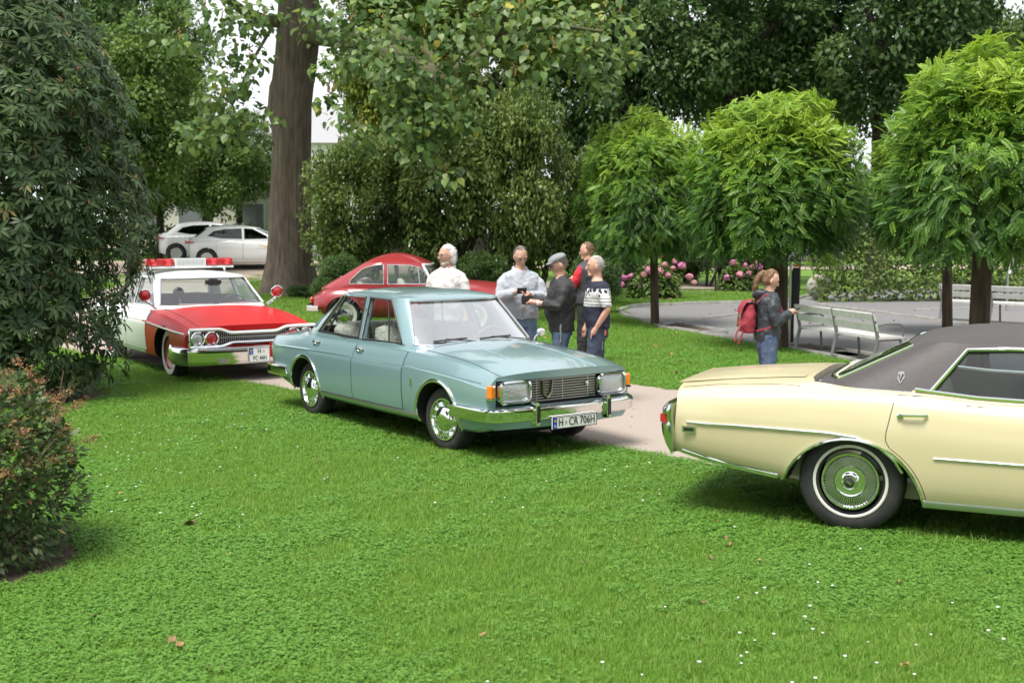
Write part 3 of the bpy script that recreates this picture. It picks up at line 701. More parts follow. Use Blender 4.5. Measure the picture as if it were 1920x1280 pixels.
# ---------------------------------------------------------------- 1: pale blue saloon
BLUE = mat('blue_metallic', (.235, .36, .385), .3, .4, coat=1, col2=(.245, .375, .40), scale=300)
SEATW = mat('seat_sheepskin', (.55, .52, .47), .95, col2=(.36, .34, .31), scale=14, bump=1, bscale=40)
KP = [(0, .90), (.04, .945), (.12, .972), (.3, .992), (.55, 1.0), (.785, .992), (.80, .972), (.83, .966), (.9, .945), (1, .895)]
blue = Car(dict(name='blue_sedan', label='pale blue metallic four door saloon with rectangular headlights beside the path', pos=(-.82, 13.13), yaw=-.938, paint=BLUE,
    W=[(-2.36, .79), (-2.2, .83), (-1.35, .86), (0, .87), (1.35, .865), (2.0, .85), (2.24, .83)],
    zb=[(-2.36, .44), (-2.0, .33), (-1.35, .25), (1.35, .24), (1.9, .25), (2.24, .30)],
    zs=[(-2.36, .83), (-1.3, .895), (0, .90), (.9, .895), (1.6, .86), (2.24, .775)],
    zc=[(-2.36, .87), (-1.7, .945), (.85, .975), (1.6, .92), (2.24, .815)],
    K=KP, tp=3.2, bowf=.10, bowr=.07, raker=-.06, rakef=.03, archR=.345, archz=.315, axles=(1.3525, -1.3525),
    front_boxes=[((2.24, 0, .625), (.16, 1.50, .235))],
    G=dict(z0=.915, z1=1.385, zc=1.455, xf=(.92, .40), xr=(-1.68, -.98), b=(.765, .60), n=7, rp=2.6),
    side_win=[[(-1.19, .962), (-.93, 1.355), (-.37, 1.365), (-.285, .95)], [(-.21, .948), (-.28, 1.365), (.15, 1.36), (.56, .955)]],
    front_win=[(-.70, .955), (.70, .955), (.545, 1.355), (-.545, 1.355)], rear_win=[(-.66, .99), (.66, .99), (.53, 1.34), (-.53, 1.34)]))
blue.build_shell()
c = blue
for poly in c.S['side_win']: c.side_pane(poly)
c.screen([(.70, .955), (.545, 1.355)], True, glass=glass_mat('windscreen_glass', (.86, .93, .9), boost=8)); c.screen([(.66, .99), (.53, 1.34)], False, 'rear_window')
for poly in c.S['side_win']: c.trim_G(poly+poly[:1], .011, 'window_frame', BLACKP); c.trim_G([poly[0], poly[1], poly[2]], .006, 'window_trim', STEEL, off=.014)
c.trim_G([(-.80, 1.362), (-.99, .957)], .011, 'window_divider', BLACKP); c.trim_G([(.10, 1.36), (.33, .952)], .010, 'window_divider', BLACKP)
c.trim_G([(-1.5, .945), (-.6, .942), (.6, .945)], .007, 'belt_trim', STEEL)
B = MB(); B.tube([(c.xG(y, z)+.006, y, z) for y, z in [(-.70+.155*t, .955+.4*t) for t in np.linspace(0, 1, 7)] + [(y, 1.358) for y in np.linspace(-.545, .545, 13)] + [(.545+.155*t, 1.355-.4*t) for t in np.linspace(0, 1, 7)] + [(y, .952) for y in np.linspace(.7, -.7, 15)]], .011, 6); B.build('windscreen_trim', STEEL, c.root)
# doors
arch = lambda z: -1.3525+math.sqrt(max(0, .375**2-(z-.315)**2)) if abs(z-.315) < .375 else -9
c.panel('door', lambda z: max(-1.23+.0*z, arch(z)), lambda z: -.255, .335, .90, BLUE, sides=(-1, 1)); c.panel('door', lambda z: -.245, lambda z: .745, .335, .90, BLUE, sides=(-1, 1))
for o in [o for o in c.root.children if o.name.startswith('door') and 'seam' not in o.name]:
    sg = 1 if o.data.vertices[0].co.y > 0 else -1; rear = min(v.co.x for v in o.data.vertices) < -.6; x = -1.10 if rear else -.13
    y = sg*(c.ys(x, .845)+.006)
    B = MB(); B.tube([(x-.065, y+sg*.004, .85), (x-.05, y+sg*.028, .852), (x+.055, y+sg*.028, .852), (x+.07, y+sg*.004, .85)], .010, 6); B.box((x-.0, y, .848), (.16, .008, .035)); h = B.build('door_handle', CHROME, o)
    B = MB(); B.lathe([(.017, sg*.0), (.017, sg*.012), (.006, sg*.014)], 12, 'y', (x-.055, y, .826)); B.build('door_lock', CHROME, o)
# brightwork along the sides
c.strip([(-.98, .315), (1.0, .305)], .045, .012, 'sill_trim', STEEL); c.strip([(-2.3, .475), (-2.0, .40), (-1.72, .345)], .02, .01, 'sill_trim', CHROME)
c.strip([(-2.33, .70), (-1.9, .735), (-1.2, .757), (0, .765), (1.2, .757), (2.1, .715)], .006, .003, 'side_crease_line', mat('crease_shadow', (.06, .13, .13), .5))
for xa in c.S['axles']: c.arch_trim(xa, .362, -18, 198, flat=.035)
for sg in (-1, 1):
    B = MB(); q = MB(); q.box((.93, sg*(c.ys(.93, .60)+.004), .62), (.03, .008, .075)); q.build('fender_badge', CHROME, c.root)
    B = MB(); x, z = -1.40, 1.03     # C-pillar air vent: a louvred plate
    pl = [(x-.05, z-.035), (x+.07, z-.035), (x+.17, z+.115), (x+.06, z+.115)]
    B.rings([[(px, sg*(c.yG(px, pz)-.01), pz) for px, pz in pl], [(px, sg*(c.yG(px, pz)+.008), pz) for px, pz in pl]]); B.build('pillar_vent', mat('vent_grey', (.10, .17, .18), .5), c.root)
# front: grille slats, lamps, bumper
xg = 2.19
B = MB()
for k in range(9): B.box((xg-.012, -.02, .535+k*.0235), (.02, .80, .0075))
for y in (-.30, 0, .30): B.box((xg-.02, y, .63), (.012, .006, .2))
B.build('grille', STEEL, c.root, 0)
B = MB(); B.box((2.165, 0, .625), (.01, 1.46, .22)); B.build('grille_backing', BLACKP, c.root, 0)
B = MB()      # U shaped emblem and small badge on the slats
B.tube([(xg+.012, -.245, .715), (xg+.014, -.24, .60), (xg+.014, -.20, .553), (xg+.014, -.15, .60), (xg+.012, -.135, .715)], .012, 6); B.build('grille_emblem', mat('emblem_brass', (.30, .27, .18), .3, .9), c.root)
B = MB(); B.blob((xg+.01, .27, .655), (.01, .022, .026)); B.build('grille_badge', CHROME, c.root)
for sg in (-1, 1):
    y0 = sg*.565
    def rrect(hw, hh, x, n=28, p=5): 
        return [(x-abs(sg*hw*u)*0, y0+hw*u, .632+hh*v) for u, v in [(math.copysign(abs(math.cos(q))**(2/p), math.cos(q)), math.copysign(abs(math.sin(q))**(2/p), math.sin(q))) for q in [2*math.pi*(j+.5)/n for j in range(n)]]]
    B = MB(); B.rings([rrect(.178, .108, 2.17), rrect(.178, .108, 2.215), rrect(.160, .092, 2.222), rrect(.156, .088, 2.19)], cap=False); B.build('headlight_surround', CHROME, c.root)
    B = MB(); B.rings([rrect(.157, .089, 2.192), rrect(.15, .083, 2.205), rrect(.10, .055, 2.216), rrect(.03, .015, 2.219)], cap=True); B.build('headlight', LENS, c.root, 60)
    # amber indicator at the wing corner
    B = MB(); B.box((2.155, sg*.795, .65), (.06, .066, .115), Matrix.Rotation(-sg*.38, 3, 'Z')); o = B.build('indicator', AMBER, c.root, 0); md = o.modifiers.new('b', 'BEVEL'); md.width = .012; md.segments = 2
    B = MB(); B.box((2.157, sg*.795, .585), (.066, .074, .014), Matrix.Rotation(-sg*.38, 3, 'Z')); B.build('indicator_bezel', CHROME, c.root, 0)
plan = [(1.62, -.885), (1.95, -.885), (2.12, -.868), (2.23, -.80), (2.295, -.6), (2.32, -.3), (2.325, 0), (2.32, .3), (2.295, .6), (2.23, .80), (2.12, .868), (1.95, .885), (1.62, .885)]
bumper(c, [(x, y) for x, y in plan], (.375, .505), .03)
for sg in (-1, 1):
    B = MB(); B.rings([[(2.30+dx, sg*.415+a*w, z) for (dx, a) in ((-.02, -1), (.045, -.75), (.06, 0), (.045, .75), (-.02, 1))] for z, w in ((.335, .02), (.36, .032), (.50, .034), (.545, .022))]); o = B.build('bumper_overrider', CHROME, c.root)
    B = MB(); B.box((2.352, sg*.415, .44), (.022, .03, .15)); B.build('overrider_rubber', BLACKP, o, 0)
plan_r = [(-1.75, -.875), (-2.1, -.872), (-2.3, -.84), (-2.42, -.7), (-2.45, 0), (-2.42, .7), (-2.3, .84), (-2.1, .872), (-1.75, .875)]
bumper(c, plan_r[::-1], (.40, .53), .03)
o, put = plate(c, 2.352, 0, .345, .52, .112, 0)
put('H', .105, -.165, 0, .8); put('CR', .105, -.02, 0, .8); put('706H', .105, .145, 0, .78)
B = MB(); B.lathe([(.016, .008), (.016, .0095), (.002, .0096)], 14, 'x', (0, -.105, 0)); B.build('plate_seal', mat('seal_grey', (.45, .42, .42), .5), o)
letters(c, 'FORD', [(2.205, -.21, .803, .35), (2.212, -.06, .805, .35), (2.212, .09, .805, .35), (2.205, .24, .803, .35)], .05)
# bonnet: shut lines and the two long creases
def top_line(car, pts, r, name, m, dz=.002):
    B = MB(); q = []
    for (x, y) in pts:
        s, z2 = car.zs(x), car.zc(x); y1 = car.W(x)*car.K(1); z = s+(z2-s)*(1-min(1, abs(y)/y1)**car.S.get('tp', 2.6)); q.append((car.shift(x, y, z), y, z+dz))
    B.tube(q, r, 5); return B.build(name, m, car.root)
SEAM = mat('panel_seam', (.02, .03, .03), .7)
for sg in (-1, 1):
    top_line(c, [(x, sg*(.70-.0*x)) for x in np.linspace(.95, 2.23, 14)], .0035, 'bonnet_seam', SEAM, 0)
    top_line(c, [(x, sg*(.30+.05*(x-1))) for x in np.linspace(1.0, 2.23, 14)], .010, 'bonnet_crease', BLUE, -.006)
# wipers, mirror
for (y0, y1) in ((-.05, -.52), (.50, .02)):
    B = MB(); xb = c.xG(y0, .95); B.tube([(xb+.05, y0, .965), (c.xG((y0+y1)/2, .985)+.03, (y0+y1)/2, .99), (c.xG(y1, 1.0)+.02, y1+.12, 1.0)], .006, 5); o = B.build('wiper', BLACKP, c.root)
    B = MB(); q = [(c.xG(y, .995)+.012, y, .985+.012*math.sin((y-y1)*4)) for y in np.linspace(y1-.02, y1+.36, 8)]; B.tube(q, .009, 5); B.build('wiper_blade', RUBBER, o)
B = MB(); B.tube([(.70, .775, .90), (.71, .81, .96), (.715, .84, .985)], .009, 6); o = B.build('wing_mirror', CHROME, c.root); B = MB(); B.blob((.72, .87, 1.0), (.03, .06, .042)); B.build('mirror_head', CHROME, o)
# cabin
c.seat(.05, -.62, -.08, .58, 1.02, SEATW); c.seat(.05, .08, .62, .58, 1.02, SEATW); c.seat(-.85, -.62, .62, .60, 1.0, SEATW)
c.steering(.48, .36, .90, mat('wheel_ivory', (.6, .58, .5), .4))
B = MB(); B.box((.74, 0, .84), (.25, 1.36, .14)); B.build('dashboard', mat('dash_black', (.03, .03, .03), .6), c.root)
B = MB(); B.tube([(-.27, -.66, 1.25), (-.25, -.64, 1.0), (-.22, -.60, .75)], .018, 5); B.build('seat_belt', BLACKP, c.root)
for xa in c.S['axles']:
    for sg in (-1, 1): c.wheel(xa, sg*.685, -sg, .305, .175, cap_chrome_spoke, steer=(.10 if xa > 0 else 0))
B = MB(); B.box((0, 0, .24), (3.6, .9, .12)); B.build('chassis', UNDER, c.root, 0)
for sg in (-1, 1):
    B = MB(); B.box((-2.355, sg*.66, .66), (.04, .24, .17)); B.build('tail_light', REDLENS, c.root, 0)
# ---------------------------------------------------------------- 2: cream hardtop with black vinyl roof
CREAM = mat('cream_paint', (.61, .535, .33), .33, 0, coat=.6, col2=(.595, .52, .32), scale=2)
VINYL = mat('black_vinyl', (.046, .039, .039), .5, col2=(.055, .047, .046), scale=40, bump=.12, bscale=400)
OLIVE = mat('olive_vinyl', (.46, .43, .33), .5, col2=(.40, .37, .28), scale=5)
KY = [(0, .88), (.05, .93), (.15, .965), (.35, .99), (.6, 1.0), (.8, .985), (.9, .965), (.96, .94), (1, .895)]
yel = Car(dict(name='cream_hardtop', label='large cream four door hardtop with black vinyl roof and whitewall tyres', pos=(4.167, 8.644), yaw=-.4189, paint=CREAM, roof_paint=VINYL, low_paint=-1.15, inner=OLIVE, liner=OLIVE, sharp=30,
    W=[(-2.96, .92), (-2.6, .965), (-1.6, .985), (0, .99), (1.6, .985), (2.3, .96), (2.66, .92)],
    zb=[(-2.96, .47), (-2.5, .40), (-2.05, .33), (-1.2, .23), (1.4, .22), (2.0, .28), (2.66, .40)],
    zs=[(-2.96, .915), (-2.4, .955), (-1.8, .985), (-1.2, .985), (-.75, .955), (-.4, .95), (.8, .945), (1.8, .91), (2.66, .82)],
    zc=[(-2.96, .94), (-2.4, 1.0), (-1.9, 1.03), (.8, 1.0), (1.8, .96), (2.66, .86)],
    K=KY, T=(0, .05, .1, .2, .35, .5, .62, .72, .8, .86, .9, .93, .96, 1), tp=3.0, bowf=.15, bowr=.10, raker=.08, archR=.475, archz=.185, axles=(1.6, -1.6),
    G=dict(z0=.945, z1=1.325, zc=1.415, xf=(1.05, .35), xr=(-2.02, -1.22), b=(.845, .69), n=6, rp=2.2),
    side_win=[[(-1.10, 1.0), (-.88, 1.285), (-.6, 1.30), (.2, 1.30), (.75, .968), (-.4, .968), (-.8, .976)]],
    front_win=[(-.76, .99), (.76, .99), (.62, 1.29), (-.62, 1.29)], rear_win=[(-.66, 1.05), (.66, 1.05), (.58, 1.285), (-.58, 1.285)]))
yel.build_shell(); c = yel
c.side_pane(c.S['side_win'][0]); c.screen([(.76, .99), (.62, 1.29)], True); c.screen([(.66, 1.05), (.58, 1.285)], False, 'rear_window', glass_mat('green_glass', (.62, .78, .66)))
w = c.S['side_win'][0]
c.trim_G([w[0], w[1], w[2], w[3], w[4]], .014, 'window_trim', CHROME, off=.008); c.trim_G([(-1.09, .985), (-.88, 1.27), (-.6, 1.285), (.2, 1.285)], .011, 'window_seal', BLACKP, off=-.008)
c.trim_G([(-1.2, 1.012), (-1.1, 1.002), (-.8, .978), (-.4, .970), (.75, .968)], .014, 'belt_trim', CHROME, off=.010)
c.trim_G([(-1.90, .998), (-1.6, .992), (-1.22, .99)], .008, 'vinyl_edge_trim', CHROME, off=.006)
B = MB(); B.tube([(c.xG(y, z, False)-.008, y, z) for y, z in [(-.67+.08*t, 1.045+.245*t) for t in np.linspace(0, 1, 6)] + [(y, 1.29) for y in np.linspace(-.585, .585, 11)] + [(.59+.08*t, 1.29-.245*t) for t in np.linspace(0, 1, 6)] + [(y, 1.043) for y in np.linspace(.67, -.67, 13)]], .010, 6); B.build('rear_window_trim', CHROME, c.root)
for sg in (-1, 1):      # shield emblem on the rear roof pillar
    x0, z0 = -1.30, 1.085; yy = lambda x, z: sg*(c.yG(x, z)+.006)
    B = MB(); pl = [(-.018, .036), (.02, .04), (.026, 0), (0, -.042), (-.022, -.008)]; B.rings([[(x0+a, yy(x0+a, z0+b)-sg*.008, z0+b) for a, b in pl], [(x0+a, yy(x0+a, z0+b), z0+b) for a, b in pl]]); o = B.build('shield_emblem', mat('emblem_grey', (.22, .22, .23), .5), c.root, 0)
    B = MB(); B.tube([(x0-.012, yy(x0-.012, z0+.02)+sg*.003, z0+.02), (x0, yy(x0, z0-.02)+sg*.003, z0-.02), (x0+.014, yy(x0+.014, z0+.02)+sg*.003, z0+.024)], .005, 4); B.build('emblem_mark', BLACKP, o)
ar = lambda z, r=.515: -1.6+math.sqrt(max(0, r**2-(z-.185)**2)) if abs(z-.185) < r else -9
c.panel('door', lambda z: max(-1.36+.2*max(0, z-.72), ar(z)), lambda z: -.105, .275, .975, CREAM, sides=(-1, 1)); c.panel('door', lambda z: -.095, lambda z: 1.10, .275, .925, CREAM, sides=(-1, 1))
for o in [o for o in c.root.children if o.name.startswith('door') and 'seam' not in o.name]:
    sg = 1 if o.data.vertices[0].co.y > 0 else -1; x = -1.19 if min(v.co.x for v in o.data.vertices) < -.6 else -.0; y = sg*(c.ys(x, .855)+.006)
    B = MB(); B.tube([(x-.09, y+sg*.01, .855), (x-.06, y+sg*.03, .857), (x+.06, y+sg*.03, .862), (x+.09, y+sg*.006, .862)], .011, 6); B.build('door_handle', CHROME, o)
    B = MB(); B.lathe([(.021, 0), (.019, sg*.02), (.006, sg*.025)], 14, 'y', (x-.085, y, .85)); B.build('handle_button', CHROME, o)
c.strip([(-2.86, .705), (-2.2, .705), (-1.75, .70), (-1.55, .68), (-1.40, .625), (-1.30, .54), (-1.25, .46)], .022, .012, 'side_moulding', CHROME, n=40); c.strip([(-1.05, .575), (1.1, .565), (2.4, .58)], .022, .012, 'side_moulding', CHROME)
c.strip([(-1.12, .262), (1.12, .255)], .075, .012, 'sill_trim', STEEL); c.strip([(-2.88, .49), (-2.5, .42), (-2.10, .365)], .05, .012, 'sill_trim', CHROME)
for xa in c.S['axles']: c.arch_trim(xa, .485, 2, 178, rad=.013)
for sg in (-1, 1):
    x = -2.74; q = MB(); q.box((x, sg*(c.ys(x, .66)+.002), .655), (.10, .008, .045)); o = q.build('side_marker', CHROME, c.root, 0); q = MB(); q.box((x, sg*(c.ys(x, .66)+.005), .655), (.075, .008, .024)); q.build('marker_lens', BLACKP, o, 0)
    # tall chrome bumper end with red lamp set in it
    q = MB(); pr = [(-2.885, .835), (-2.945, .825), (-2.985, .785), (-2.985, .755), (-2.955, .745), (-2.955, .685), (-2.995, .672), (-2.985, .60), (-2.95, .52), (-2.90, .47), (-2.86, .47), (-2.86, .835)]
    q.rings([[(-2.86+(x+2.86)*k, sg*y, z) for x, z in pr] for y, k in ((.58, 1.08), (.78, 1.0), (.87, .82), (.925, .5), (.945, .15))]); q.build('bumper_end', mat('bumper_chrome', (.75, .76, .77), .13, 1), c.root, 40)
    q = MB(); q.box((-2.955, sg*.765, .715), (.045, .23, .055)); q.build('tail_light', REDLENS, c.root, 0)
bumper(c, [(-2.93, .62), (-3.0, .3), (-3.01, 0), (-3.0, -.3), (-2.93, -.62)], (.46, .66), .08)
bumper(c, [(2.3, -.99), (2.55, -.95), (2.72, -.7), (2.78, 0), (2.72, .7), (2.55, .95), (2.3, .99)], (.36, .60), .04)
B = MB(); B.box((2.66, 0, .68), (.03, 1.6, .16)); B.build('grille', STEEL, c.root, 0)
for sg in (-1, 1):
    for y in (.60, .78): q = MB(); q.lathe([(.085, 2.64), (.085, 2.675), (.07, 2.67), (.02, 2.685)], 20, 'x', (0, sg*y, .69)); q.build('headlight', LENS, c.root)
top_line(c, [(-1.98, -.80), (-2.2, -.73), (-2.6, -.70), (-2.93, -.70)], .003, 'boot_seam', SEAM, 0); top_line(c, [(-1.98, .80), (-2.2, .73), (-2.6, .70), (-2.93, .70)], .003, 'boot_seam', SEAM, 0)
B = MB(); rows = [[(x, y, c.zc(x)+.022*(1-abs(y)/.50)**.5*math.sin(math.pi*min(1, max(0, (x+2.98)/1.0)))**.7-.004) for y in np.linspace(-.50, .50, 13)] for x in np.linspace(-2.95, -2.0, 12)]; B.rings(rows, cap=False, closed=False); B.build('boot_lid_ridge', CREAM, c.root, 179)
c.seat(-1.02, -.70, -.02, .60, 1.08, OLIVE); c.seat(-1.02, .02, .70, .60, 1.08, OLIVE); c.seat(.12, -.70, -.03, .60, 1.10, OLIVE); c.seat(.12, .03, .70, .60, 1.10, OLIVE); c.steering(.58, .38, .90, BLACKP)
B = MB(); B.box((.86, 0, .85), (.28, 1.5, .16)); B.build('dashboard', OLIVE, c.root)
for sg in (-1, 1): q = MB(); q.box((-.2, sg*.80, .68), (1.9, .05, .52)); q.build('door_lining', OLIVE, c.root, 0)
for xa in c.S['axles']:
    for sg in (-1, 1): c.wheel(xa, sg*.80, -sg, .362, .205, cap_turbine, band=(.65, .705))
B = MB(); B.box((0, 0, .29), (3.4, 1.0, .12)); B.build('chassis', UNDER, c.root, 0)

# ---------------------------------------------------------------- 3: red and white patrol car with light bar
RED = mat('signal_red', (.50, .013, .016), .32, 0, coat=.0, spec=.2); PWHITE = mat('patrol_white', (.80, .82, .82), .3, coat=1)
dod = Car(dict(name='patrol_car', label='red and white vintage patrol car with roof light bar half hidden by the shrub', pos=(-4.83, 18.92), yaw=R(-57), paint=RED, roof_paint=PWHITE, paint2=PWHITE, two_tone=lambda p: p.x < .60,
    W=[(-2.75, .90), (-1.5, .97), (0, .985), (1.5, .98), (2.1, .965), (2.40, .95)],
    zb=[(-2.75, .42), (-1.5, .25), (1.5, .25), (2.0, .28), (2.40, .36)],
    zs=[(-2.75, .84), (-1.0, .90), (.8, .885), (1.6, .84), (2.40, .735)],
    zc=[(-2.75, .88), (-1.5, .95), (.95, .955), (1.6, .90), (2.40, .775)],
    K=KP, tp=3.0, bowf=.04, bowr=.08, rakef=.10, archR=.40, archz=.33, axles=(1.485, -1.485), front_boxes=[((2.40, 0, .60), (.20, 1.76, .20))],
    G=dict(z0=.92, z1=1.355, zc=1.43, xf=(1.02, .42), xr=(-1.7, -1.05), b=(.85, .70), n=7, rp=2.6),
    side_win=[[(-1.15, .965), (-.95, 1.325), (-.36, 1.335), (-.32, .955)], [(-.24, .955), (-.28, 1.335), (.2, 1.33), (.66, .96)]],
    front_win=[(-.78, .965), (.78, .965), (.64, 1.325), (-.64, 1.325)], rear_win=[(-.72, 1.0), (.72, 1.0), (.6, 1.31), (-.6, 1.31)]))
dod.build_shell(); c = dod
for poly in c.S['side_win']: c.side_pane(poly); c.trim_G(poly+poly[:1], .010, 'window_frame', STEEL)
c.screen([(.78, .965), (.64, 1.325)], True, glass=glass_mat('windscreen_glass_b', (.86, .93, .9), boost=2.2)); c.screen([(.72, 1.0), (.6, 1.31)], False, 'rear_window')
B = MB(); B.tube([(c.xG(y, z)+.006, y, z) for y, z in [(-.78+.14*t, .965+.36*t) for t in np.linspace(0, 1, 7)] + [(y, 1.328) for y in np.linspace(-.64, .64, 13)] + [(.64+.14*t, 1.325-.36*t) for t in np.linspace(0, 1, 7)]], .014, 6); B.build('windscreen_trim', STEEL, c.root)
a3 = lambda z: -1.485+math.sqrt(max(0, .42**2-(z-.33)**2)) if abs(z-.33) < .42 else -9
c.panel('door', lambda z: max(-1.2, a3(z)), lambda z: -.285, .33, .89, PWHITE, sides=(-1, 1)); c.panel('door', lambda z: -.275, lambda z: .72, .33, .885, PWHITE, sides=(-1, 1))
c.strip([(.8, .735), (2.33, .665)], .028, .012, 'side_moulding', STEEL)
# grille: dark mesh with two lamps a side, chrome frame dipping in the middle under the letters
def gz(y, top):       # frame line
    k = float(sstep(.50, .30, abs(y))); return (.715-.055*k) if top else (.505+.045*k)
ysq = np.linspace(-.90, .90, 41)
B = MB(); B.rings([[(2.325, y, gz(y, False)) for y in ysq], [(2.325, y, gz(y, True)) for y in ysq]], cap=False, closed=False); B.build('grille', mat('grille_mesh', (.05, .05, .055), .5, .5), c.root, 0)
B = MB()
for k in range(64): y = -.88+k*1.76/63; B.box((2.335, y, (gz(y, 0)+gz(y, 1))/2), (.014, .006, gz(y, 1)-gz(y, 0)))
B.box((2.338, 0, .605), (.012, 1.76, .012)); tag(B.build('grille_bars', STEEL, c.root, 0), kind='stuff')
for top in (True, False):
    B = MB(); B.tube([(2.40+.01*(not top), y, gz(y, top)+(.012 if top else -.01)) for y in ysq], .022, 8); B.build('grille_frame', PWHITE if top else CHROME, c.root)
for sg in (-1, 1):
    B = MB(); B.tube([(2.40, sg*.905, .72), (2.41, sg*.91, .6), (2.41, sg*.905, .50)], .02, 8); B.build('grille_frame', CHROME, c.root)
    for (y, m, nm) in ((.775, LENS, 'headlight'), (.585, REDLENS, 'red_lamp')):
        q = MB(); q.lathe([(.098, 2.33), (.098, 2.385), (.082, 2.39), (.08, 2.365)], 24, 'x', (0, sg*y, .605)); o = q.build('lamp_ring', CHROME, c.root); q = MB(); q.lathe([(.082, 2.36), (.07, 2.376), (.04, 2.388), (.005, 2.392)], 24, 'x', (0, sg*y, .605)); q.build(nm, m, c.root, 60)
bumper(c, [(1.95, -1.005), (2.25, -1.0), (2.42, -.93), (2.475, -.6), (2.49, 0), (2.475, .6), (2.42, .93), (2.25, 1.0), (1.95, 1.005)], (.25, .485), .05)
B = MB(); B.box((2.487, -.47, .30), (.02, .16, .06)); B.build('bumper_slot', STEEL, c.root, 0)
o, put = plate(c, 2.515, .03, .365, .30, .20, 0, two=True); put('H', .085, .0, .048, .85); put('FC 44H', .085, .005, -.045, .72)
B = MB(); B.lathe([(.014, .008), (.014, .0095), (.002, .0096)], 14, 'x', (0, .06, .048)); B.build('plate_seal', mat('seal_grey', (.45, .42, .42), .5), o)
letters(c, 'DODGE', [(2.395, y, .735, .5) for y in (-.22, -.11, 0, .11, .22)], .055)
B = MB(); B.box((-.25, 0, 1.475), (.20, 1.36, .03)); o = B.build('light_bar', PWHITE, c.root, 0)
for y in (-.45, .45): B = MB(); B.tube([(-.25, y*1.3, 1.40), (-.25, y*1.25, 1.47)], .02, 6); B.build('bar_foot', CHROME, o)
for sg in (-1, 1):
    B = MB(); B.box((-.25, sg*.465, 1.55), (.20, .42, .115)); q = B.build('beacon_lens', REDLENS, o, 0); md = q.modifiers.new('b', 'BEVEL'); md.width = .02; md.segments = 2
    for k in (-.11, .11): B = MB(); B.lathe([(.05, -.02), (.05, .0), (.01, .03)], 14, 'x', (-.12, sg*.465+k, 1.55)); B.build('beacon_reflector', mat('beacon_glow', (.7, .05, .06), .2, .3), q)
B = MB(); B.box((-.25, 0, 1.55), (.19, .48, .12)); q = B.build('siren_box', PWHITE, o, 0)
B = MB()
for k in range(22): B.box((-.152, -.21+k*.02, 1.55), (.006, .008, .09))
tag(B.build('siren_slots', mat('slot_grey', (.45, .45, .45), .5), q, 0), kind='stuff')
for sg in (-1, 1):
    B = MB(); B.tube([(.80, sg*.84, .93), (.83, sg*.93, 1.0), (.80, sg*.985, 1.05)], .02, 6); o = B.build('spotlight', CHROME, c.root)
    B = MB(); B.lathe([(.02, .68), (.06, .70), (.088, .77), (.092, .82), (.08, .83), (.076, .815)], 24, 'x', (0, sg*1.0, 1.12)); B.build('spotlight_bowl', CHROME, o); B = MB(); B.lathe([(.078, .815), (.06, .832), (.005, .842)], 20, 'x', (0, sg*1.0, 1.12)); B.build('spotlight_lens', REDLENS, o, 60)
    B = MB(); q = [(c.xG(y, .985)+.015, y, .972+.02*abs(y-sg*.1)) for y in np.linspace(sg*.05, sg*.55, 8)]; B.tube(q, .009, 5); B.build('wiper', STEEL, c.root)
    top_line(c, [(x, sg*.74) for x in np.linspace(1.02, 2.36, 12)], .004, 'bonnet_seam', mat('red_seam', (.08, .005, .005), .6), 0)
    c.seat(.05, *((-.72, -.1) if sg < 0 else (.1, .72)), .56, 1.0, mat('seat_darkred', (.10, .02, .025), .6))
c.seat(-.9, -.7, .7, .58, .98, mat('seat_darkred', (.1, .02, .025), .6)); c.steering(.58, .38, .90, BLACKP)
B = MB(); B.box((.86, 0, .84), (.26, 1.5, .15)); B.build('dashboard', mat('dash_black', (.03, .03, .03), .6), c.root)
B = MB(); B.blob((.62, -.45, 1.13), (.05, .085, .085)); B.tube([(.66, -.45, 1.05), (.75, -.45, .9)], .015, 6); B.build('cabin_lamp', BLACKP, c.root)
B = MB(); B.box((.55, .1, 1.27), (.03, .24, .06)); B.build('inner_mirror', BLACKP, c.root)
for xa in c.S['axles']:
    for sg in (-1, 1): c.wheel(xa, sg*.79, -sg, .355, .19, cap_red, band=(.66, .86))
B = MB(); B.box((0, 0, .25), (4.2, 1.0, .12)); B.build('chassis', UNDER, c.root, 0)

# ---------------------------------------------------------------- 4: red fastback saloon behind
MAROON = mat('maroon_paint', (.26, .022, .026), .28, 0, coat=.6)
CLOTH = mat('light_cloth', (.5, .47, .42), .8)
vol = Car(dict(name='red_fastback', label='old red rounded fastback car parked behind the blue saloon', pos=(-1.98, 25.25), yaw=R(-5), paint=MAROON, liner=CLOTH, inner=CLOTH, sharp=40,
    W=[(-2.06, .52), (-1.88, .70), (-1.3, .80), (0, .77), (1.3, .80), (1.95, .74), (2.25, .55)], zb=[(-2.06, .42), (-1.3, .28), (1.3, .28), (2.25, .40)],
    zs=[(-2.06, .64), (-1.75, .80), (-1.0, .87), (.6, .87), (1.4, .86), (2.0, .78), (2.25, .62)], zc=[(-2.06, .68), (-1.75, .86), (-1.2, .95), (.8, 1.02), (1.5, .98), (2.0, .88), (2.25, .66)],
    K=[(0, .86), (.15, .95), (.4, 1), (.7, .99), (.88, .94), (1, .86)], T=(0, .05, .1, .2, .35, .5, .62, .72, .8, .88, .94, 1), tp=2.0, bowf=.25, bowr=.2, archR=.37, archz=.33, axles=(1.3, -1.3),
    G=dict(z0=.86, z1=1.36, zc=1.555, xf=(.80, .32), xr=(-1.86, -.98), b=(.70, .57), n=3.6, rp=1.9, bulge=.02),
    side_win=[[(-1.20, .95), (-1.16, 1.04), (-.95, 1.24), (-.72, 1.315), (-.52, 1.325), (-.50, .945)], [(-.42, .945), (-.44, 1.325), (.02, 1.315), (.26, 1.25), (.45, .95)]],
    front_win=[(-.60, .98), (.60, .98), (.48, 1.32), (-.48, 1.32)], rear_win=[(-.42, 1.08), (.42, 1.08), (.38, 1.30), (-.38, 1.30)]))
vol.build_shell(); c = vol
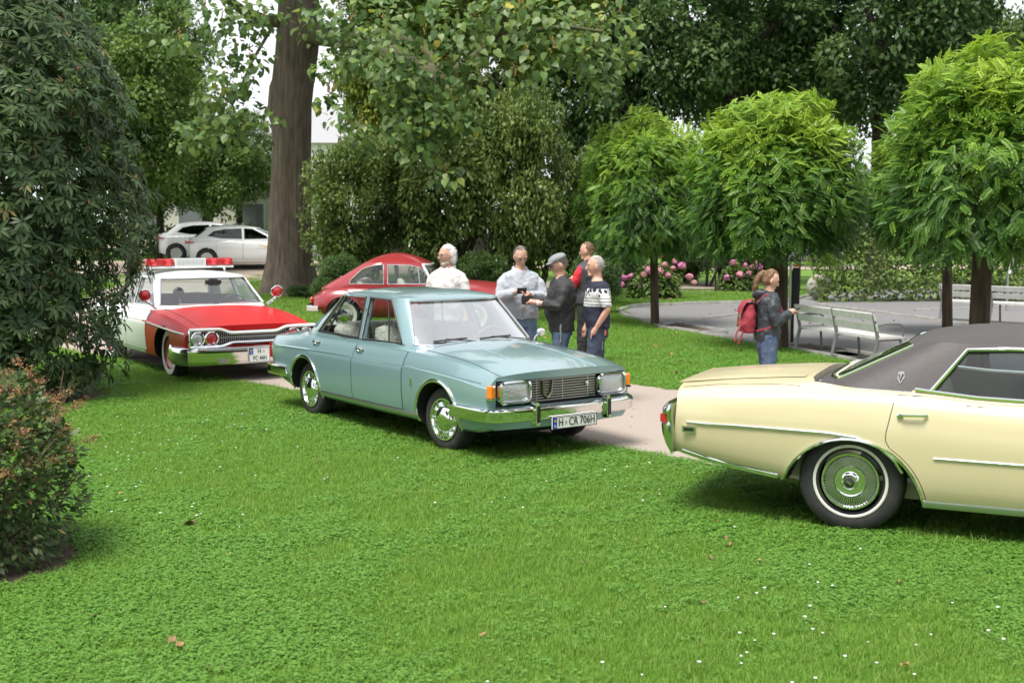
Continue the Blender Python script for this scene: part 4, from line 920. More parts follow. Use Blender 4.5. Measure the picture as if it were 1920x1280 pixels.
for poly in c.S['side_win']: c.side_pane(poly); c.trim_G(poly+poly[:1], .008, 'window_trim', CHROME)
c.trim_G([(.16, 1.29), (.22, .95)], .009, 'window_divider', STEEL)
c.screen([(.60, .98), (.48, 1.32)], True); c.screen([(.42, 1.08), (.38, 1.30)], False, 'rear_window')
B = MB(); B.tube([(c.xG(y, z)+.01, y, z) for y, z in [(-.60+.12*t, .98+.34*t) for t in np.linspace(0, 1, 6)] + [(y, 1.325) for y in np.linspace(-.48, .48, 11)] + [(.48+.12*t, 1.32-.34*t) for t in np.linspace(0, 1, 6)]], .022, 6); B.build('windscreen_frame', PWHITE, c.root)
c.panel('door', lambda z: -.46, lambda z: .62, .36, .86, MAROON, sides=(-1, 1))
for sg in (-1, 1):
    for xa, L0 in ((1.35, .62), (-1.35, .58)):      # bulging wings
        B = MB(); B.blob((xa, sg*.66, .50), (L0, .19, .36), 20, 12, lambda d: 1 if d.z > -.1 else .8); me = B.mesh('wing', MAROON, 60)
        q = MB(); q.lathe([(.37, -.4), (.37, .4)], 32, 'y', (xa-.05*(1 if xa > 0 else -1), sg*.75, .33), cap=True); me = boolean(me, [q.mesh('w', [UNDER], 0)]); me.materials.clear(); me.materials.append(MAROON); me.shade_smooth(); me.set_sharp_from_angle(angle=R(40)); obj('wing', me, c.root)
    B = MB(); B.lathe([(.10, 2.0), (.10, 2.09), (.06, 2.12), (.01, 2.13)], 20, 'x', (0, sg*.62, .66)); B.build('headlight', LENS, c.root, 50)
    B = MB(); B.blob((-1.97, sg*.60, .62), (.04, .05, .07)); B.build('tail_light', REDLENS, c.root)
bumper(c, [(1.9, -.80), (2.25, -.66), (2.36, 0), (2.25, .66), (1.9, .80)], (.38, .50), .03); bumper(c, [(-1.80, .80), (-2.06, .64), (-2.18, 0), (-2.06, -.64), (-1.80, -.80)], (.38, .52), .03)
c.seat(.0, -.55, -.06, .56, 1.0, CLOTH); c.seat(.0, .06, .55, .56, 1.0, CLOTH); c.seat(-.85, -.55, .55, .58, .98, CLOTH)
for xa in c.S['axles']:
    for sg in (-1, 1): c.wheel(xa, sg*.66, -sg, .325, .16, cap_chrome_plain, band=(.62, .82))

# ---------------------------------------------------------------- 5: modern white hatchbacks far back, and a silver one
MWHITE = mat('modern_white', (.80, .80, .80), .25, coat=1); SILVER = mat('modern_silver', (.55, .57, .58), .3, .6, coat=1); DGLASS = glass_mat('privacy_glass', (.12, .14, .14))
def hatch(pos, z, yaw, paint, label, logo=False):
    c = Car(dict(name='hatchback', label=label, pos=pos, z=z, yaw=yaw, paint=paint, sharp=40,
        W=[(-2.05, .78), (-1.7, .87), (0, .895), (1.5, .88), (2.1, .78), (2.35, .60)], zb=[(-2.05, .34), (-1.3, .2), (1.4, .2), (2.35, .28)],
        zs=[(-2.05, .93), (-1.3, .95), (0, .90), (1.0, .87), (1.9, .74), (2.35, .55)], zc=[(-2.05, 1.0), (-1.3, 1.02), (.9, .98), (1.7, .86), (2.35, .60)],
        K=[(0, .9), (.12, .96), (.4, 1), (.7, .985), (.9, .95), (1, .88)], T=(0, .05, .12, .25, .4, .55, .7, .8, .9, 1), tp=2.4, bowf=.25, bowr=.15, archR=.36, archz=.325, axles=(1.36, -1.36),
        G=dict(z0=.93, z1=1.34, zc=1.43, xf=(1.25, .25), xr=(-2.0, -1.45), b=(.78, .60), n=5, rp=2.2),
        side_win=[[(-1.35, 1.06), (-1.15, 1.22), (-.8, 1.29), (-.25, 1.31), (-.22, .96), (-.9, .98)], [(-.15, .96), (-.17, 1.31), (.1, 1.30), (.75, .97)]],
        front_win=[(-.68, .98), (.68, .98), (.54, 1.31), (-.54, 1.31)], rear_win=[(-.62, 1.03), (.62, 1.03), (.54, 1.30), (-.54, 1.30)]))
    c.build_shell()
    for poly in c.S['side_win']: c.side_pane(poly, glass=DGLASS)
    c.screen([(.68, .98), (.54, 1.31)], True); c.screen([(.62, 1.03), (.54, 1.30)], False, 'rear_window', DGLASS)
    for sg in (-1, 1):
        B = MB(); B.rings([[(-2.06+.30*t, sg*(c.ys(-2.0+.3*t, .86)-.03+.036*1), .86+dz*(1-t*.8)) for dz in (-.055, .055)] + [(-2.06+.30*t, sg*(c.ys(-2.0+.3*t, .86)-.06), .86+dz*(1-t*.8)) for dz in (.055, -.055)] for t in np.linspace(0, 1, 6)]); B.build('tail_light', REDLENS, c.root)
        B = MB(); B.tube([(.70, sg*.80, .97), (.68, sg*.90, .99)], .02, 6); o = B.build('mirror', BLACKP, c.root); B = MB(); B.blob((.66, sg*.96, 1.02), (.06, .09, .065)); B.build('mirror_shell', paint, o)
        B = MB(); B.rings([[(1.7+.4*t, sg*(c.ys(1.7+.4*t, .66)+.003), .68+dz) for dz in (-.05, .05)] for t in np.linspace(0, 1, 5)], cap=False, closed=False); B.build('headlight', LENS, c.root)
    c.panel('door', lambda z: max(-1.05, -1.36+math.sqrt(max(0, .39**2-(z-.325)**2)) if abs(z-.325) < .39 else -9), lambda z: -.19, .32, .9, paint, sides=(-1, 1)); c.panel('door', lambda z: -.18, lambda z: .85, .32, .87, paint, sides=(-1, 1))
    if logo:      # yellow swoosh and grey lettering on the front door
        B = MB(); rs = []
        for t in np.linspace(0, 1, 10):
            x = .30+.5*t; z = .75-.14*t**2; w_ = .006+.028*t; rs.append([(x, -(c.ys(x, z)+.008), z-w_), (x, -(c.ys(x, z)+.008), z+w_)])
        B.rings(rs, cap=False, closed=False); B.build('door_swoosh', mat('logo_yellow', (.85, .45, .02), .4), c.root, 0)
        B = MB(); x = .28; B.rings([[(x+t, -(c.ys(x+t, .66)+.008), .645), (x+t, -(c.ys(x+t, .66)+.008), .665)] for t in np.linspace(0, .40, 6)], cap=False, closed=False); B.build('door_lettering', mat('logo_grey', (.5, .52, .55), .5), c.root, 0)
    for xa in c.S['axles']:
        for sg in (-1, 1): c.wheel(xa, sg*.78, -sg, .325, .2, cap_alloy)
    return c
hatch((-8.75, 41.9), hz(-8.75, 41.9)+.03, R(6), MWHITE, 'white modern hatchback with yellow swoosh on its door beside the big trunk', True)
hatch((-10.4, 44.3), hz(-10.4, 44.3)+.03, R(6), MWHITE, 'plain white modern hatchback standing behind another white hatchback')
hatch((14.9, 64), .03, R(175), SILVER, 'silver car far off beyond the court seen under the tree')
# ------------------------------------------------------------------ plants
def unit(v): return v/(np.linalg.norm(v, axis=-1, keepdims=True)+1e-9)
def place(T, F, pos, axis, nrm, scl):
    """copies of template T (k,3) / F (m,4) set at pos, x along axis, z near nrm"""
    x = unit(axis); z = nrm-x*np.sum(nrm*x, 1, keepdims=True); z = unit(z); y = np.cross(z, x); M = np.stack([x, y, z], 2)      # columns
    V = pos[:, None, :] + np.einsum('nij,kj->nki', M, T)*np.asarray(scl)[:, None, None]
    n, k = len(pos), len(T); FF = (F[None]+(np.arange(n)*k)[:, None, None]).reshape(-1, F.shape[1])
    return V.reshape(-1, 3), FF
def join(parts):
    Vs, Fs, Ts, b = [], [], [], 0
    for V, F, t, k in parts: Vs.append(V); Fs.append(F+b); Ts.append(np.repeat(t, k)); b += len(V)
    return np.concatenate(Vs), np.concatenate(Fs), np.concatenate(Ts)
LEAF_T = np.array([(0, 0, 0), (.45, -.28, .05), (1, 0, -.06), (.45, .28, .05)]); LEAF_F = np.array([(0, 1, 2, 3)])
LONG_T = np.array([(0, 0, 0), (.30, -.125, .03), (.62, -.12, 0), (1, 0, -.10), (.62, .12, 0), (.30, .125, .03), (.30, 0, 0), (.62, 0, -.04)])
LONG_F = np.array([(0, 1, 6, 5), (1, 2, 7, 6), (6, 7, 4, 5), (2, 3, 4, 7)])
HEART_T = np.array([(0, 0, 0), (-.08, -.22, .03), (.20, -.42, .06), (.55, -.33, .03), (1, 0, -.16), (.55, .33, .03), (.20, .42, .06), (-.08, .22, .03), (.28, 0, -.02), (.62, 0, -.06)])
HEART_F = np.array([(0, 1, 2, 8), (8, 2, 3, 9), (9, 3, 4, 5), (8, 9, 5, 6), (0, 8, 6, 7)])
def rnd_unit(n, r=rng): return unit(r.normal(size=(n, 3)))
def clump_cloud(n, K, seed, rin=.45, cr=(.2, .34), flat=.85, droop=.5):
    """leaf positions / directions in a unit ball, gathered in clumps"""
    r = np.random.default_rng(seed); c = rnd_unit(K, r)*(r.uniform(rin**3, 1, K)**(1/3)*.80)[:, None]; cr_ = r.uniform(*cr, K)
    i = r.integers(0, K, n); d = rnd_unit(n, r); d[:, 2] = np.where(r.uniform(size=n) < .3, np.abs(d[:, 2]), d[:, 2])
    p = c[i]+d*(cr_[i]*r.uniform(.55, 1.0, n))[:, None]*np.array([1, 1, flat])
    ax = rnd_unit(n, r)+d*.8+np.array([0, 0, -droop]); nr = d*.7+np.array([0, 0, .8])+r.normal(size=(n, 3))*.35
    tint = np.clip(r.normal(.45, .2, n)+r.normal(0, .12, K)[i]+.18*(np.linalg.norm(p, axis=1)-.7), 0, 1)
    return p, ax, nr, tint, c
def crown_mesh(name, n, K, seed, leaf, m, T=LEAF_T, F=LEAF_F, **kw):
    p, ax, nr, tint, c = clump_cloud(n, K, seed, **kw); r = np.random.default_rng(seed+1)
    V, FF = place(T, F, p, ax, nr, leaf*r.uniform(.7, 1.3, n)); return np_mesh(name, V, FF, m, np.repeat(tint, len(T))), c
BARK = mat('bark', (.095, .07, .05), .95, col2=(.055, .042, .032), scale=9, bump=.9, bscale=26)
BARK_D = mat('bark_dark', (.035, .028, .022), .95, col2=(.055, .045, .035), scale=8, bump=.8, bscale=20)
def bark_stretched(name, a, b):
    m = mat(name, a, .95, col2=b, scale=11, bump=1.0, bscale=26, detail=8); nt = m.node_tree
    tc = [n for n in nt.nodes if n.type == 'TEX_COORD'][0]; mp = nt.nodes.new('ShaderNodeMapping'); mp.inputs['Scale'].default_value = (1, 1, .16); nt.links.new(tc.outputs['Object'], mp.inputs['Vector'])
    for n in nt.nodes:
        if n.type == 'TEX_NOISE': nt.links.new(mp.outputs[0], n.inputs['Vector'])
    return m
BARK_T = bark_stretched('bark_trunk', (.135, .106, .08), (.07, .055, .043)); BARK_R = bark_stretched('bark_furrowed', (.10, .068, .042), (.04, .028, .02))
def limb(b, p0, p1, r0, r1, bend=.15, n=6, seg=6, r=random):
    p0, p1 = Vector(p0), Vector(p1); d = p1-p0; off = Vector((r.uniform(-1, 1), r.uniform(-1, 1), r.uniform(-.3, .8)))*d.length*bend
    pts = [p0+d*t+off*math.sin(math.pi*t) for t in [i/seg for i in range(seg+1)]]; b.tube(pts, [r0+(r1-r0)*i/seg for i in range(seg+1)], n); return pts
G_OLIVE = leaf_mat('leaf_olive', [(0, (.06, .105, .02)), (.5, (.135, .205, .045)), (1, (.26, .33, .085))], .5, .4)
G_DARK = leaf_mat('leaf_dark', [(0, (.032, .072, .02)), (.5, (.068, .138, .034)), (1, (.14, .22, .055))], .5, .38)
G_MID = leaf_mat('leaf_mid', [(0, (.055, .11, .022)), (.5, (.11, .20, .038)), (1, (.21, .30, .06))], .5, .4)
G_YEL = leaf_mat('leaf_yellowgreen', [(0, (.09, .15, .025)), (.5, (.19, .27, .042)), (1, (.36, .40, .07))], .5, .45)
CR = {}
def crown(kind, i):
    k = (kind, i)
    if k not in CR:
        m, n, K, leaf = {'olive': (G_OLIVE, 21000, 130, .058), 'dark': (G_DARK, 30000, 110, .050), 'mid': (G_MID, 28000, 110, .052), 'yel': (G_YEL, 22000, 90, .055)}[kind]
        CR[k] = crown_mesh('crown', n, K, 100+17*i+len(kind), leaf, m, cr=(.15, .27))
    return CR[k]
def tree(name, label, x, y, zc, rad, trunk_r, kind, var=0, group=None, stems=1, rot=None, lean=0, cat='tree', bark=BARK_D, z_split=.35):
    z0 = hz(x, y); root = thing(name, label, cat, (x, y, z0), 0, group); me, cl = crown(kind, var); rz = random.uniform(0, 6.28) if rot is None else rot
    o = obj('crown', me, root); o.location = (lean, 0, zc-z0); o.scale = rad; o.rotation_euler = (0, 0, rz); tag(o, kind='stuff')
    b = MB(); M = Matrix.Rotation(rz, 3, 'Z'); cs = [Vector((lean, 0, zc-z0)) + Vector([a*s for a, s in zip(M @ Vector(q), (1, 1, 1))]) for q in [Vector((p[0]*rad[0], p[1]*rad[1], p[2]*rad[2])) for p in cl]]
    rr = random.Random(int(x*100)); fork = Vector((lean*.5, 0, (zc-z0)-rad[2]*z_split))
    for s in range(stems):
        base = Vector((0, 0, -.1)) if stems == 1 else Vector((rr.uniform(-.5, .5), rr.uniform(-.4, .4), -.1)); f2 = fork+Vector((rr.uniform(-.5, .5)*rad[0], rr.uniform(-.3, .3)*rad[1], rr.uniform(-.2, .3)))*(0 if stems == 1 else 1)
        limb(b, base, f2, trunk_r, trunk_r*.7, .03 if stems == 1 else .08, 9, 7, rr)
        for q in rr.sample(cs, min(len(cs), 9 if stems == 1 else 5)):
            if q.z > f2.z-.2: pts = limb(b, f2, q, trunk_r*.45, trunk_r*.08, .10, 5, 6, rr)
    b.build('trunk', bark, root, 60)
    return root
# ---- far wood and hedges that close the view
def leaf_wall(name, label, cat, pts, h0, h1, depth, n, leaf, m, seed, kind='stuff', bumps=6, z0=0):
    r = np.random.default_rng(seed); P = np.array(pts, float); d = np.r_[0, np.cumsum(np.hypot(*np.diff(P, axis=0).T))]; s = r.uniform(0, d[-1], n)
    x, y = np.interp(s, d, P[:, 0]), np.interp(s, d, P[:, 1]); hh = h0+(h1-h0)*(.5+.5*fnoise(s*2.0, s*0, .5, seed)*1.6+.25*fnoise(s, s*0, 3., seed+1)); t = r.uniform(0, 1, n)**.85
    z = t*hh; bulge = depth*(.55+.45*fnoise(s, z*1.5, bumps*.5, seed+2)); off = r.uniform(-1, 1, n); off = np.sign(off)*np.abs(off)**.4*bulge*np.sqrt(np.clip(1-(t*.93)**4, .02, 1))
    pos = np.stack([x, y+off, z+z0+hgt(x, y)], 1); nr = np.stack([r.normal(0, .5, n), np.sign(off)*1.0+r.normal(0, .3, n), .6+t*.6], 1); ax = rnd_unit(n, r)+np.array([0, 0, -.5])
    tint = np.clip(r.normal(.45, .2, n)+.25*fnoise(s*3, z*3, 2, seed+5), 0, 1); V, F = place(LEAF_T, LEAF_F, pos, ax, nr, leaf*r.uniform(.7, 1.3, n))
    return tag(obj(name, np_mesh(name, V, F, m, np.repeat(tint, 4))), label, cat, kind=kind)
leaf_wall('far_wood', 'far off belt of dark trees closing the park', 'wood', [(-75, 74), (-40, 84), (0, 90), (40, 88), (75, 78)], 5.0, 8.5, 3.0, 16000, .75, G_DARK, 5)
leaf_wall('ivy_hedge', 'tall ivy covered hedge behind the court', 'hedge', [(8.3, 34.2), (11.5, 34.6), (15, 34.6), (20, 34.2), (25, 33.0)], 2.9, 3.6, .75, 30000, .13, G_OLIVE, 8, kind=None)
leaf_wall('boundary_hedge', 'dark clipped hedge behind the parked white cars', 'hedge', [(-34, 50), (-20, 50.5), (-6, 51), (0, 50)], 1.1, 1.5, .6, 9000, .22, G_DARK, 9, kind=None)
# ---- background trees
BT = 'large trees at the back of the park'
for (nm, lb, px, d, zc, rad, tr, kd, v) in [
    ('broadleaf_tree', 'leafy green tree rising behind the dark evergreen shrub', 250, 40, 5.6, (3.2, 3.0, 3.4), .22, 'mid', 0),
    ('broadleaf_tree', 'mid green tree with drooping boughs behind the white cars', 395, 47, 4.6, (2.4, 2.4, 2.6), .25, 'mid', 0),
    ('broadleaf_tree', 'tall green tree with a straight grey trunk beyond the white cars', 285, 56, 10.0, (3.4, 3.4, 5.0), .42, 'mid', 1),
    ('broadleaf_tree', 'dark green tree overhanging the far left hedge', 110, 46, 8.5, (4.0, 3.6, 5.0), .35, 'dark', 0),
    ('broadleaf_tree', 'pale olive tree directly behind the big trunk', 745, 48, 7.8, (2.7, 3, 4.0), .26, 'yel', 1),
    ('broadleaf_tree', 'olive tree rising above the many stemmed shrubs', 900, 46, 8.2, (3.6, 3, 4.4), .32, 'olive', 0),
    ('broadleaf_tree', 'dark green tree standing behind the smallest round headed tree', 1130, 42, 7.2, (3.3, 3, 4.6), .30, 'dark', 1),
    ('broadleaf_tree', 'very dark spreading tree with black boughs behind the round headed trees', 1370, 43, 9.2, (4.6, 3.6, 4.4), .45, 'dark', 0),
    ('broadleaf_tree', 'lighter green tree glimpsed through a gap between dark trees', 1440, 62, 8.5, (5, 4, 5.5), .4, 'mid', 0),
    ('broadleaf_tree', 'tall dark green tree at the right of the hedge', 1640, 42, 8.8, (4.4, 3.6, 4.8), .42, 'dark', 1),
    ('broadleaf_tree', 'dark green tree overtopping the largest round headed tree', 1830, 44, 6.6, (4.0, 3.4, 4.2), .35, 'mid', 1),
    ('broadleaf_tree', 'dense green tree beyond the ivy hedge', 2010, 42, 6.5, (4.0, 3.4, 4.4), .35, 'dark', 0)]:
    tree(nm, lb, (px-960)/CAM_F*d, d, zc, rad, tr, kd, v, BT)
for (x, y, zc, rad, kd, v) in [(-14, -9, 8, (5, 4.5, 5.5), 'mid', 0), (-6, -15, 8.5, (5, 4.5, 6), 'dark', 0), (4, -16, 8, (5, 4.5, 6), 'mid', 1), (13, -10, 8, (5, 4.5, 5.5), 'dark', 1), (19, -1, 8, (4.6, 4.6, 5.6), 'mid', 0), (-19, 3, 8, (5, 4.5, 5.8), 'dark', 1), (21, 9, 7.5, (4.5, 4.5, 5.5), 'olive', 0)]:  # out-of-view trees added to cut light from the sides and fill reflections
    tree('unseen_park_tree', 'tall unseen park tree added round the near side of the lawn', x, y, zc, rad, .35, kd, v, 'unseen trees added round the near side of the lawn')
for (lb, px, d, zc, rad, kd, v) in [('green tree filling the gap left of the huge trunk behind the white cars', 455, 52, 4.9, (1.9, 1.8, 2.3), 'mid', 1), ('leafy green tree between the evergreen shrub and the white cars', 300, 48, 4.2, (2.2, 2.0, 2.2), 'mid', 0)]:
    tree('broadleaf_tree', lb, (px-960)/CAM_F*d, d, zc, rad, .16, kd, v, BT)
# many-stemmed shrubs behind the red fastback
SH = 'many stemmed shrubs behind the red car'
for (lb, px, d, zc, rad, v) in [('olive green shrub beside the big trunk with thin bent stems', 665, 31, 2.5, (1.75, 1.3, 2.3), 0), ('tall olive shrub with forked stems behind the white haired man', 830, 31.5, 3.3, (2.2, 1.5, 3.0), 1), ('broad olive shrub behind the grey jacket man', 985, 31, 3.1, (2.0, 1.4, 2.9), 0), ('dark olive shrub beside the smallest round headed tree', 1100, 32, 2.3, (1.5, 1.3, 2.1), 1)]:
    tree('shrub', lb, (px-960)/CAM_F*d, d, zc, rad, .075, 'olive', v, SH, stems=5, cat='shrub', z_split=.45)
for (lb, px, d, zc, rad, kd) in [('dark weeping shrub behind the pink hydrangeas', 1330, 42, 1.8, (1.25, 1.0, 1.5), 'dark'), ('dark green bush between the hydrangeas and the distant drive', 1160, 41, 1.2, (1.3, 1.0, 1.4), 'dark'), ('broad dark bush beyond the hydrangeas', 1285, 44, 1.3, (1.5, 1.0, 1.5), 'mid'), ('rounded bush beyond the rail fence', 1420, 47, 1.0, (1.4, 1.0, 1.2), 'mid'), ('low dark laurel behind the men', 1112, 29.5, .75, (.8, .8, .85), 'dark'), ('low dark shrub behind the red car bonnet', 905, 28.8, .75, (1.3, .8, .85), 'dark'), ('small dark shrub behind the tail of the red car', 640, 29.5, .75, (.8, .7, .8), 'dark')]:
    tree('shrub', lb, (px-960)/CAM_F*d, d, zc, rad, .05, kd, 1, 'low dark shrubs', stems=4, cat='shrub', z_split=.5)
# ---- round headed locust trees along the court
FR = []; FF_ = []
npair = 8
for k in range(npair+1):
    t = .14+.86*k/npair; x = t; zc_ = -.28*t*t; L = .27*(1-.25*abs(t-.5)); w = .125
    for sg in ((-1, 1) if k < npair else (0,)):
        ax = np.array([.42, sg*.9, -.18]) if sg else np.array([1, 0, -.4]); ax = ax/np.linalg.norm(ax); sd = np.array([-ax[1], ax[0], 0]); sd = sd/np.linalg.norm(sd); p = np.array([x, 0, zc_]); b0 = len(FR)
        FR += [p, p+ax*L*.5-sd*w/2, p+ax*L+np.array([0, 0, -.02]), p+ax*L*.5+sd*w/2]; FF_.append((b0, b0+1, b0+2, b0+3))
b0 = len(FR); FR += [np.array(v) for v in ((0, -.008, 0), (.55, -.006, -.085), (1, 0, -.28), (.55, .006, -.085))]; FF_.append((b0, b0+1, b0+2, b0+3))
FR = np.array(FR); FF_ = np.array(FF_)
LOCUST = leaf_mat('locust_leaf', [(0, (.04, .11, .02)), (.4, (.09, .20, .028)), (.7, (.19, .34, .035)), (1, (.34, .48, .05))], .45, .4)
def locust_crown(seed, n=12500):
    r = np.random.default_rng(seed); d = rnd_unit(n, r); d[:, 2] = np.where(d[:, 2] < -.62, -d[:, 2], d[:, 2])
    K = 110; kc = rnd_unit(K, r); near = np.argmax(d@kc.T, 1); lump = r.uniform(.80, 1.06, K)[near]            # uneven outline in lumps
    lay = r.choice([1.0, .88, .72, .5], n, p=[.42, .33, .2, .05]); rad = lump*lay*r.uniform(.94, 1.04, n)
    p = d*rad[:, None]*np.array([1, 1, .98]); p[:, 2] = np.maximum(p[:, 2], -.62+.07*r.normal(size=n))
    tang = rnd_unit(n, r); tang = unit(tang-d*np.sum(tang*d, 1, keepdims=True)); ow = r.uniform(.25, 1.35, n)[:, None]; ax = d*np.array([1, 1, .75])*ow+tang*np.array([.8, .8, .5])+np.array([0, 0, -.28])
    nr = d*.75+np.array([0, 0, .8])+r.normal(size=(n, 3))*.15
    tint = np.clip(.27+.50*np.clip(d[:, 2], -.3, 1)+r.normal(0, .13, n)+r.normal(0, .10, K)[near]+.16*(lay > .95), 0, 1)        # yellower young shoots, plus top light painted in: paler toward top and rim
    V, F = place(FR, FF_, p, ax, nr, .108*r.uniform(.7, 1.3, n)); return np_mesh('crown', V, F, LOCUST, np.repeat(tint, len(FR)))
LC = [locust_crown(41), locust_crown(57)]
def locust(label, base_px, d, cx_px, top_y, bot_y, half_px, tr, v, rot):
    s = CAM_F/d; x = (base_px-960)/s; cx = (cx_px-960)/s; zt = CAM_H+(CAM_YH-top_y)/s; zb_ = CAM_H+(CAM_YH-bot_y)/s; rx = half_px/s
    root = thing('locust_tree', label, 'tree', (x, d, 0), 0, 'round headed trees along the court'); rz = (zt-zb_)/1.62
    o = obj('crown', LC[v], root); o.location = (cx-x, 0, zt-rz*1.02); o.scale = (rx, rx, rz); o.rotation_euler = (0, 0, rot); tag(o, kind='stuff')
    b = MB(); zc = zt-rz*1.02; top = Vector(((cx-x)*.15, 0, zc-rz*.35)); cofs = Vector((cx-x, 0, 0)); n = 8
    b.tube([Vector((0, 0, -.05)), Vector((.01, 0, .12)), Vector((0, .0, .8))+(top-Vector((0, 0, top.z)))*.3, top], [tr*1.35, tr*1.08, tr, tr*.95], 14); rr = random.Random(int(base_px))
    for k in range(16):
        q = rr.uniform(0, 6.28); e_ = rr.uniform(-.1, 1.2); limb(b, top+Vector((0, 0, -.05)), top+cofs*.85+Vector((math.cos(q)*math.cos(e_)*rx*.85, math.sin(q)*math.cos(e_)*rx*.85, rz*.3+math.sin(e_)*rz*.85)), tr*.5, .012, .1, 5, 5, rr)
    b.build('trunk', BARK_R, root, 60); return root
locust('smallest round headed tree with a thin straight trunk at the rounded end of the court', 1228, 25.9, 1205, 215, 480, 118, .085, 0, .3)
locust('round headed tree with a stout trunk beside the bench', 1465, 21.1, 1450, 180, 482, 165, .125, 1, 1.9)
locust('largest round headed tree rising behind the cream hardtop roof', 1838, 18.3, 1860, 84, 482, 203, .145, 0, 4.0)
locust('round headed tree with slim reddish trunk standing out in the court', 1778, 24.0, 1745, 215, 460, 128, .095, 1, 5.1)
# ---- the big old tree
root = thing('old_tree', 'huge old tree with thick grey brown trunk and mossy limb over the cars', 'tree', (-6.22, 35, hz(-6.22, 35)), 0); zb0 = hz(-6.22, 35)
def wpt(px, py, d): p = dpt(px, py, d); return Vector((p.x+6.22, p.y-35, p.z-zb0))
b = MB(); rs = []; nseg = 110; rph = [random.uniform(0, 6.28) for _ in range(9)]
prof = [(548, 560, .98), (545, 545, .84), (544, 525, .745), (544, 490, .65), (545, 430, .585), (545, 350, .545), (546, 270, .53), (545, 200, .575), (551, 150, .58), (557, 100, .58), (560, 60, .58), (560, 10, .56), (556, -60, .44), (550, -160, .36)]
prof2 = []
for i in range(len(prof)-1):
    for t in (0, .25, .5, .75): prof2.append(tuple(u+(v-u)*t for u, v in zip(prof[i], prof[i+1])))
for (px, py, rd) in prof2+[prof[-1]]:
    cpt = wpt(px, py, 35); ring = []
    for j in range(nseg):
        q = 2*math.pi*j/nseg; fl = max(0, (py-470)/90); k = 1+fl*.13*math.cos(5*q+.7)+sum(.007*math.sin(fq*q+rph[i]+.6*math.sin(py*.013*(1+.3*i)+rph[-i-1])) for i, fq in enumerate((17, 23, 31, 38)))+.03*math.cos(3*q+py*.02)+.02*math.cos(7*q)
        if 150 < py < 230: k += .10*max(0, math.cos(q-math.pi))**4
        ring.append(cpt+Vector((math.cos(q)*rd*k, math.sin(q)*rd*k, 0)))
    rs.append(ring)
rs[0] = [p+Vector((0, 0, -.25)) for p in rs[0]]
b.rings(rs); trunk = b.build('trunk', BARK_T, root, 60)
MOSS = mat('mossy_bark', (.06, .05, .03), .95, col2=(.085, .10, .03), scale=4, bump=.8, bscale=16)
def bough(pts, r0, r1, name='limb', m=MOSS):
    P = [wpt(*p) for p in pts]; q = []
    for i in range(len(P)-1):
        for t in (0, .33, .66): q.append(P[i].lerp(P[i+1], t))
    q.append(P[-1]); n = len(q); b = MB(); b.tube(q, [r0+(r1-r0)*i/(n-1) for i in range(n)], 10); return b.build(name, m, root, 60)
bough([(575, 62, 35), (640, 72, 33), (710, 90, 31), (770, 115, 29.5), (835, 150, 28)], .30, .17)
bough([(835, 150, 28), (880, 120, 27.3), (930, 78, 26.8), (945, 30, 26.5), (985, -40, 26)], .16, .08)
bough([(640, 72, 33), (720, 65, 31.5), (790, 80, 30), (830, 140, 28.6)], .15, .09)
bough([(930, 78, 26.8), (990, 60, 26), (1060, 50, 25.4), (1130, 60, 25)], .07, .03)
bough([(835, 150, 28), (850, 200, 27), (830, 270, 26), (815, 320, 25.5)], .05, .015); bough([(700, 90, 31), (740, 150, 29), (770, 210, 27.5), (800, 250, 27)], .06, .02)
bough([(540, 40, 35), (500, 40, 34.5), (455, 20, 34), (400, -20, 33)], .20, .10); bough([(505, 60, 34.6), (470, 120, 33.5), (440, 190, 32.5), (410, 240, 32)], .05, .015)
HEARTM = leaf_mat('big_leaf', [(0, (.05, .11, .028)), (.4, (.10, .18, .045)), (.75, (.18, .26, .055)), (.92, (.28, .32, .05)), (1, (.45, .40, .06))], .45, .35)
r = np.random.default_rng(77); P_, A_, N_, S_, T_ = [], [], [], [], []
cl = [(690, 95, 55, 90), (745, 160, 55, 110), (640, 125, 35, 45), (800, 215, 52, 110), (755, 235, 45, 80), (860, 225, 38, 70), (790, 285, 40, 55), (835, 330, 28, 30), (810, 190, 45, 70), (700, 40, 60, 80), (880, 50, 80, 120), (960, 30, 80, 130), (1040, 50, 80, 130), (1100, 95, 65, 100), (1150, 60, 55, 80), (1125, 150, 42, 50), (1000, 120, 60, 80), (1180, 110, 28, 30), (640, 20, 50, 60), (600, 130, 26, 30), (610, 190, 26, 26),
      (450, 30, 60, 80), (480, 110, 34, 25), (420, 245, 50, 75), (365, 255, 40, 55), (465, 200, 28, 22), (400, 10, 60, 80), (480, 270, 26, 16), (590, 40, 45, 55), (720, 105, 55, 80), (650, 75, 45, 60), (430, 140, 45, 50), (400, 180, 40, 45), (500, 30, 40, 40), (780, 130, 50, 60), (880, 150, 50, 60), (640, 220, 32, 30), (680, 260, 34, 32), (450, 150, 40, 40), (500, 225, 26, 22), (440, 90, 36, 30), (340, 60, 50, 40), (780, 20, 70, 90), (840, 110, 40, 40)]
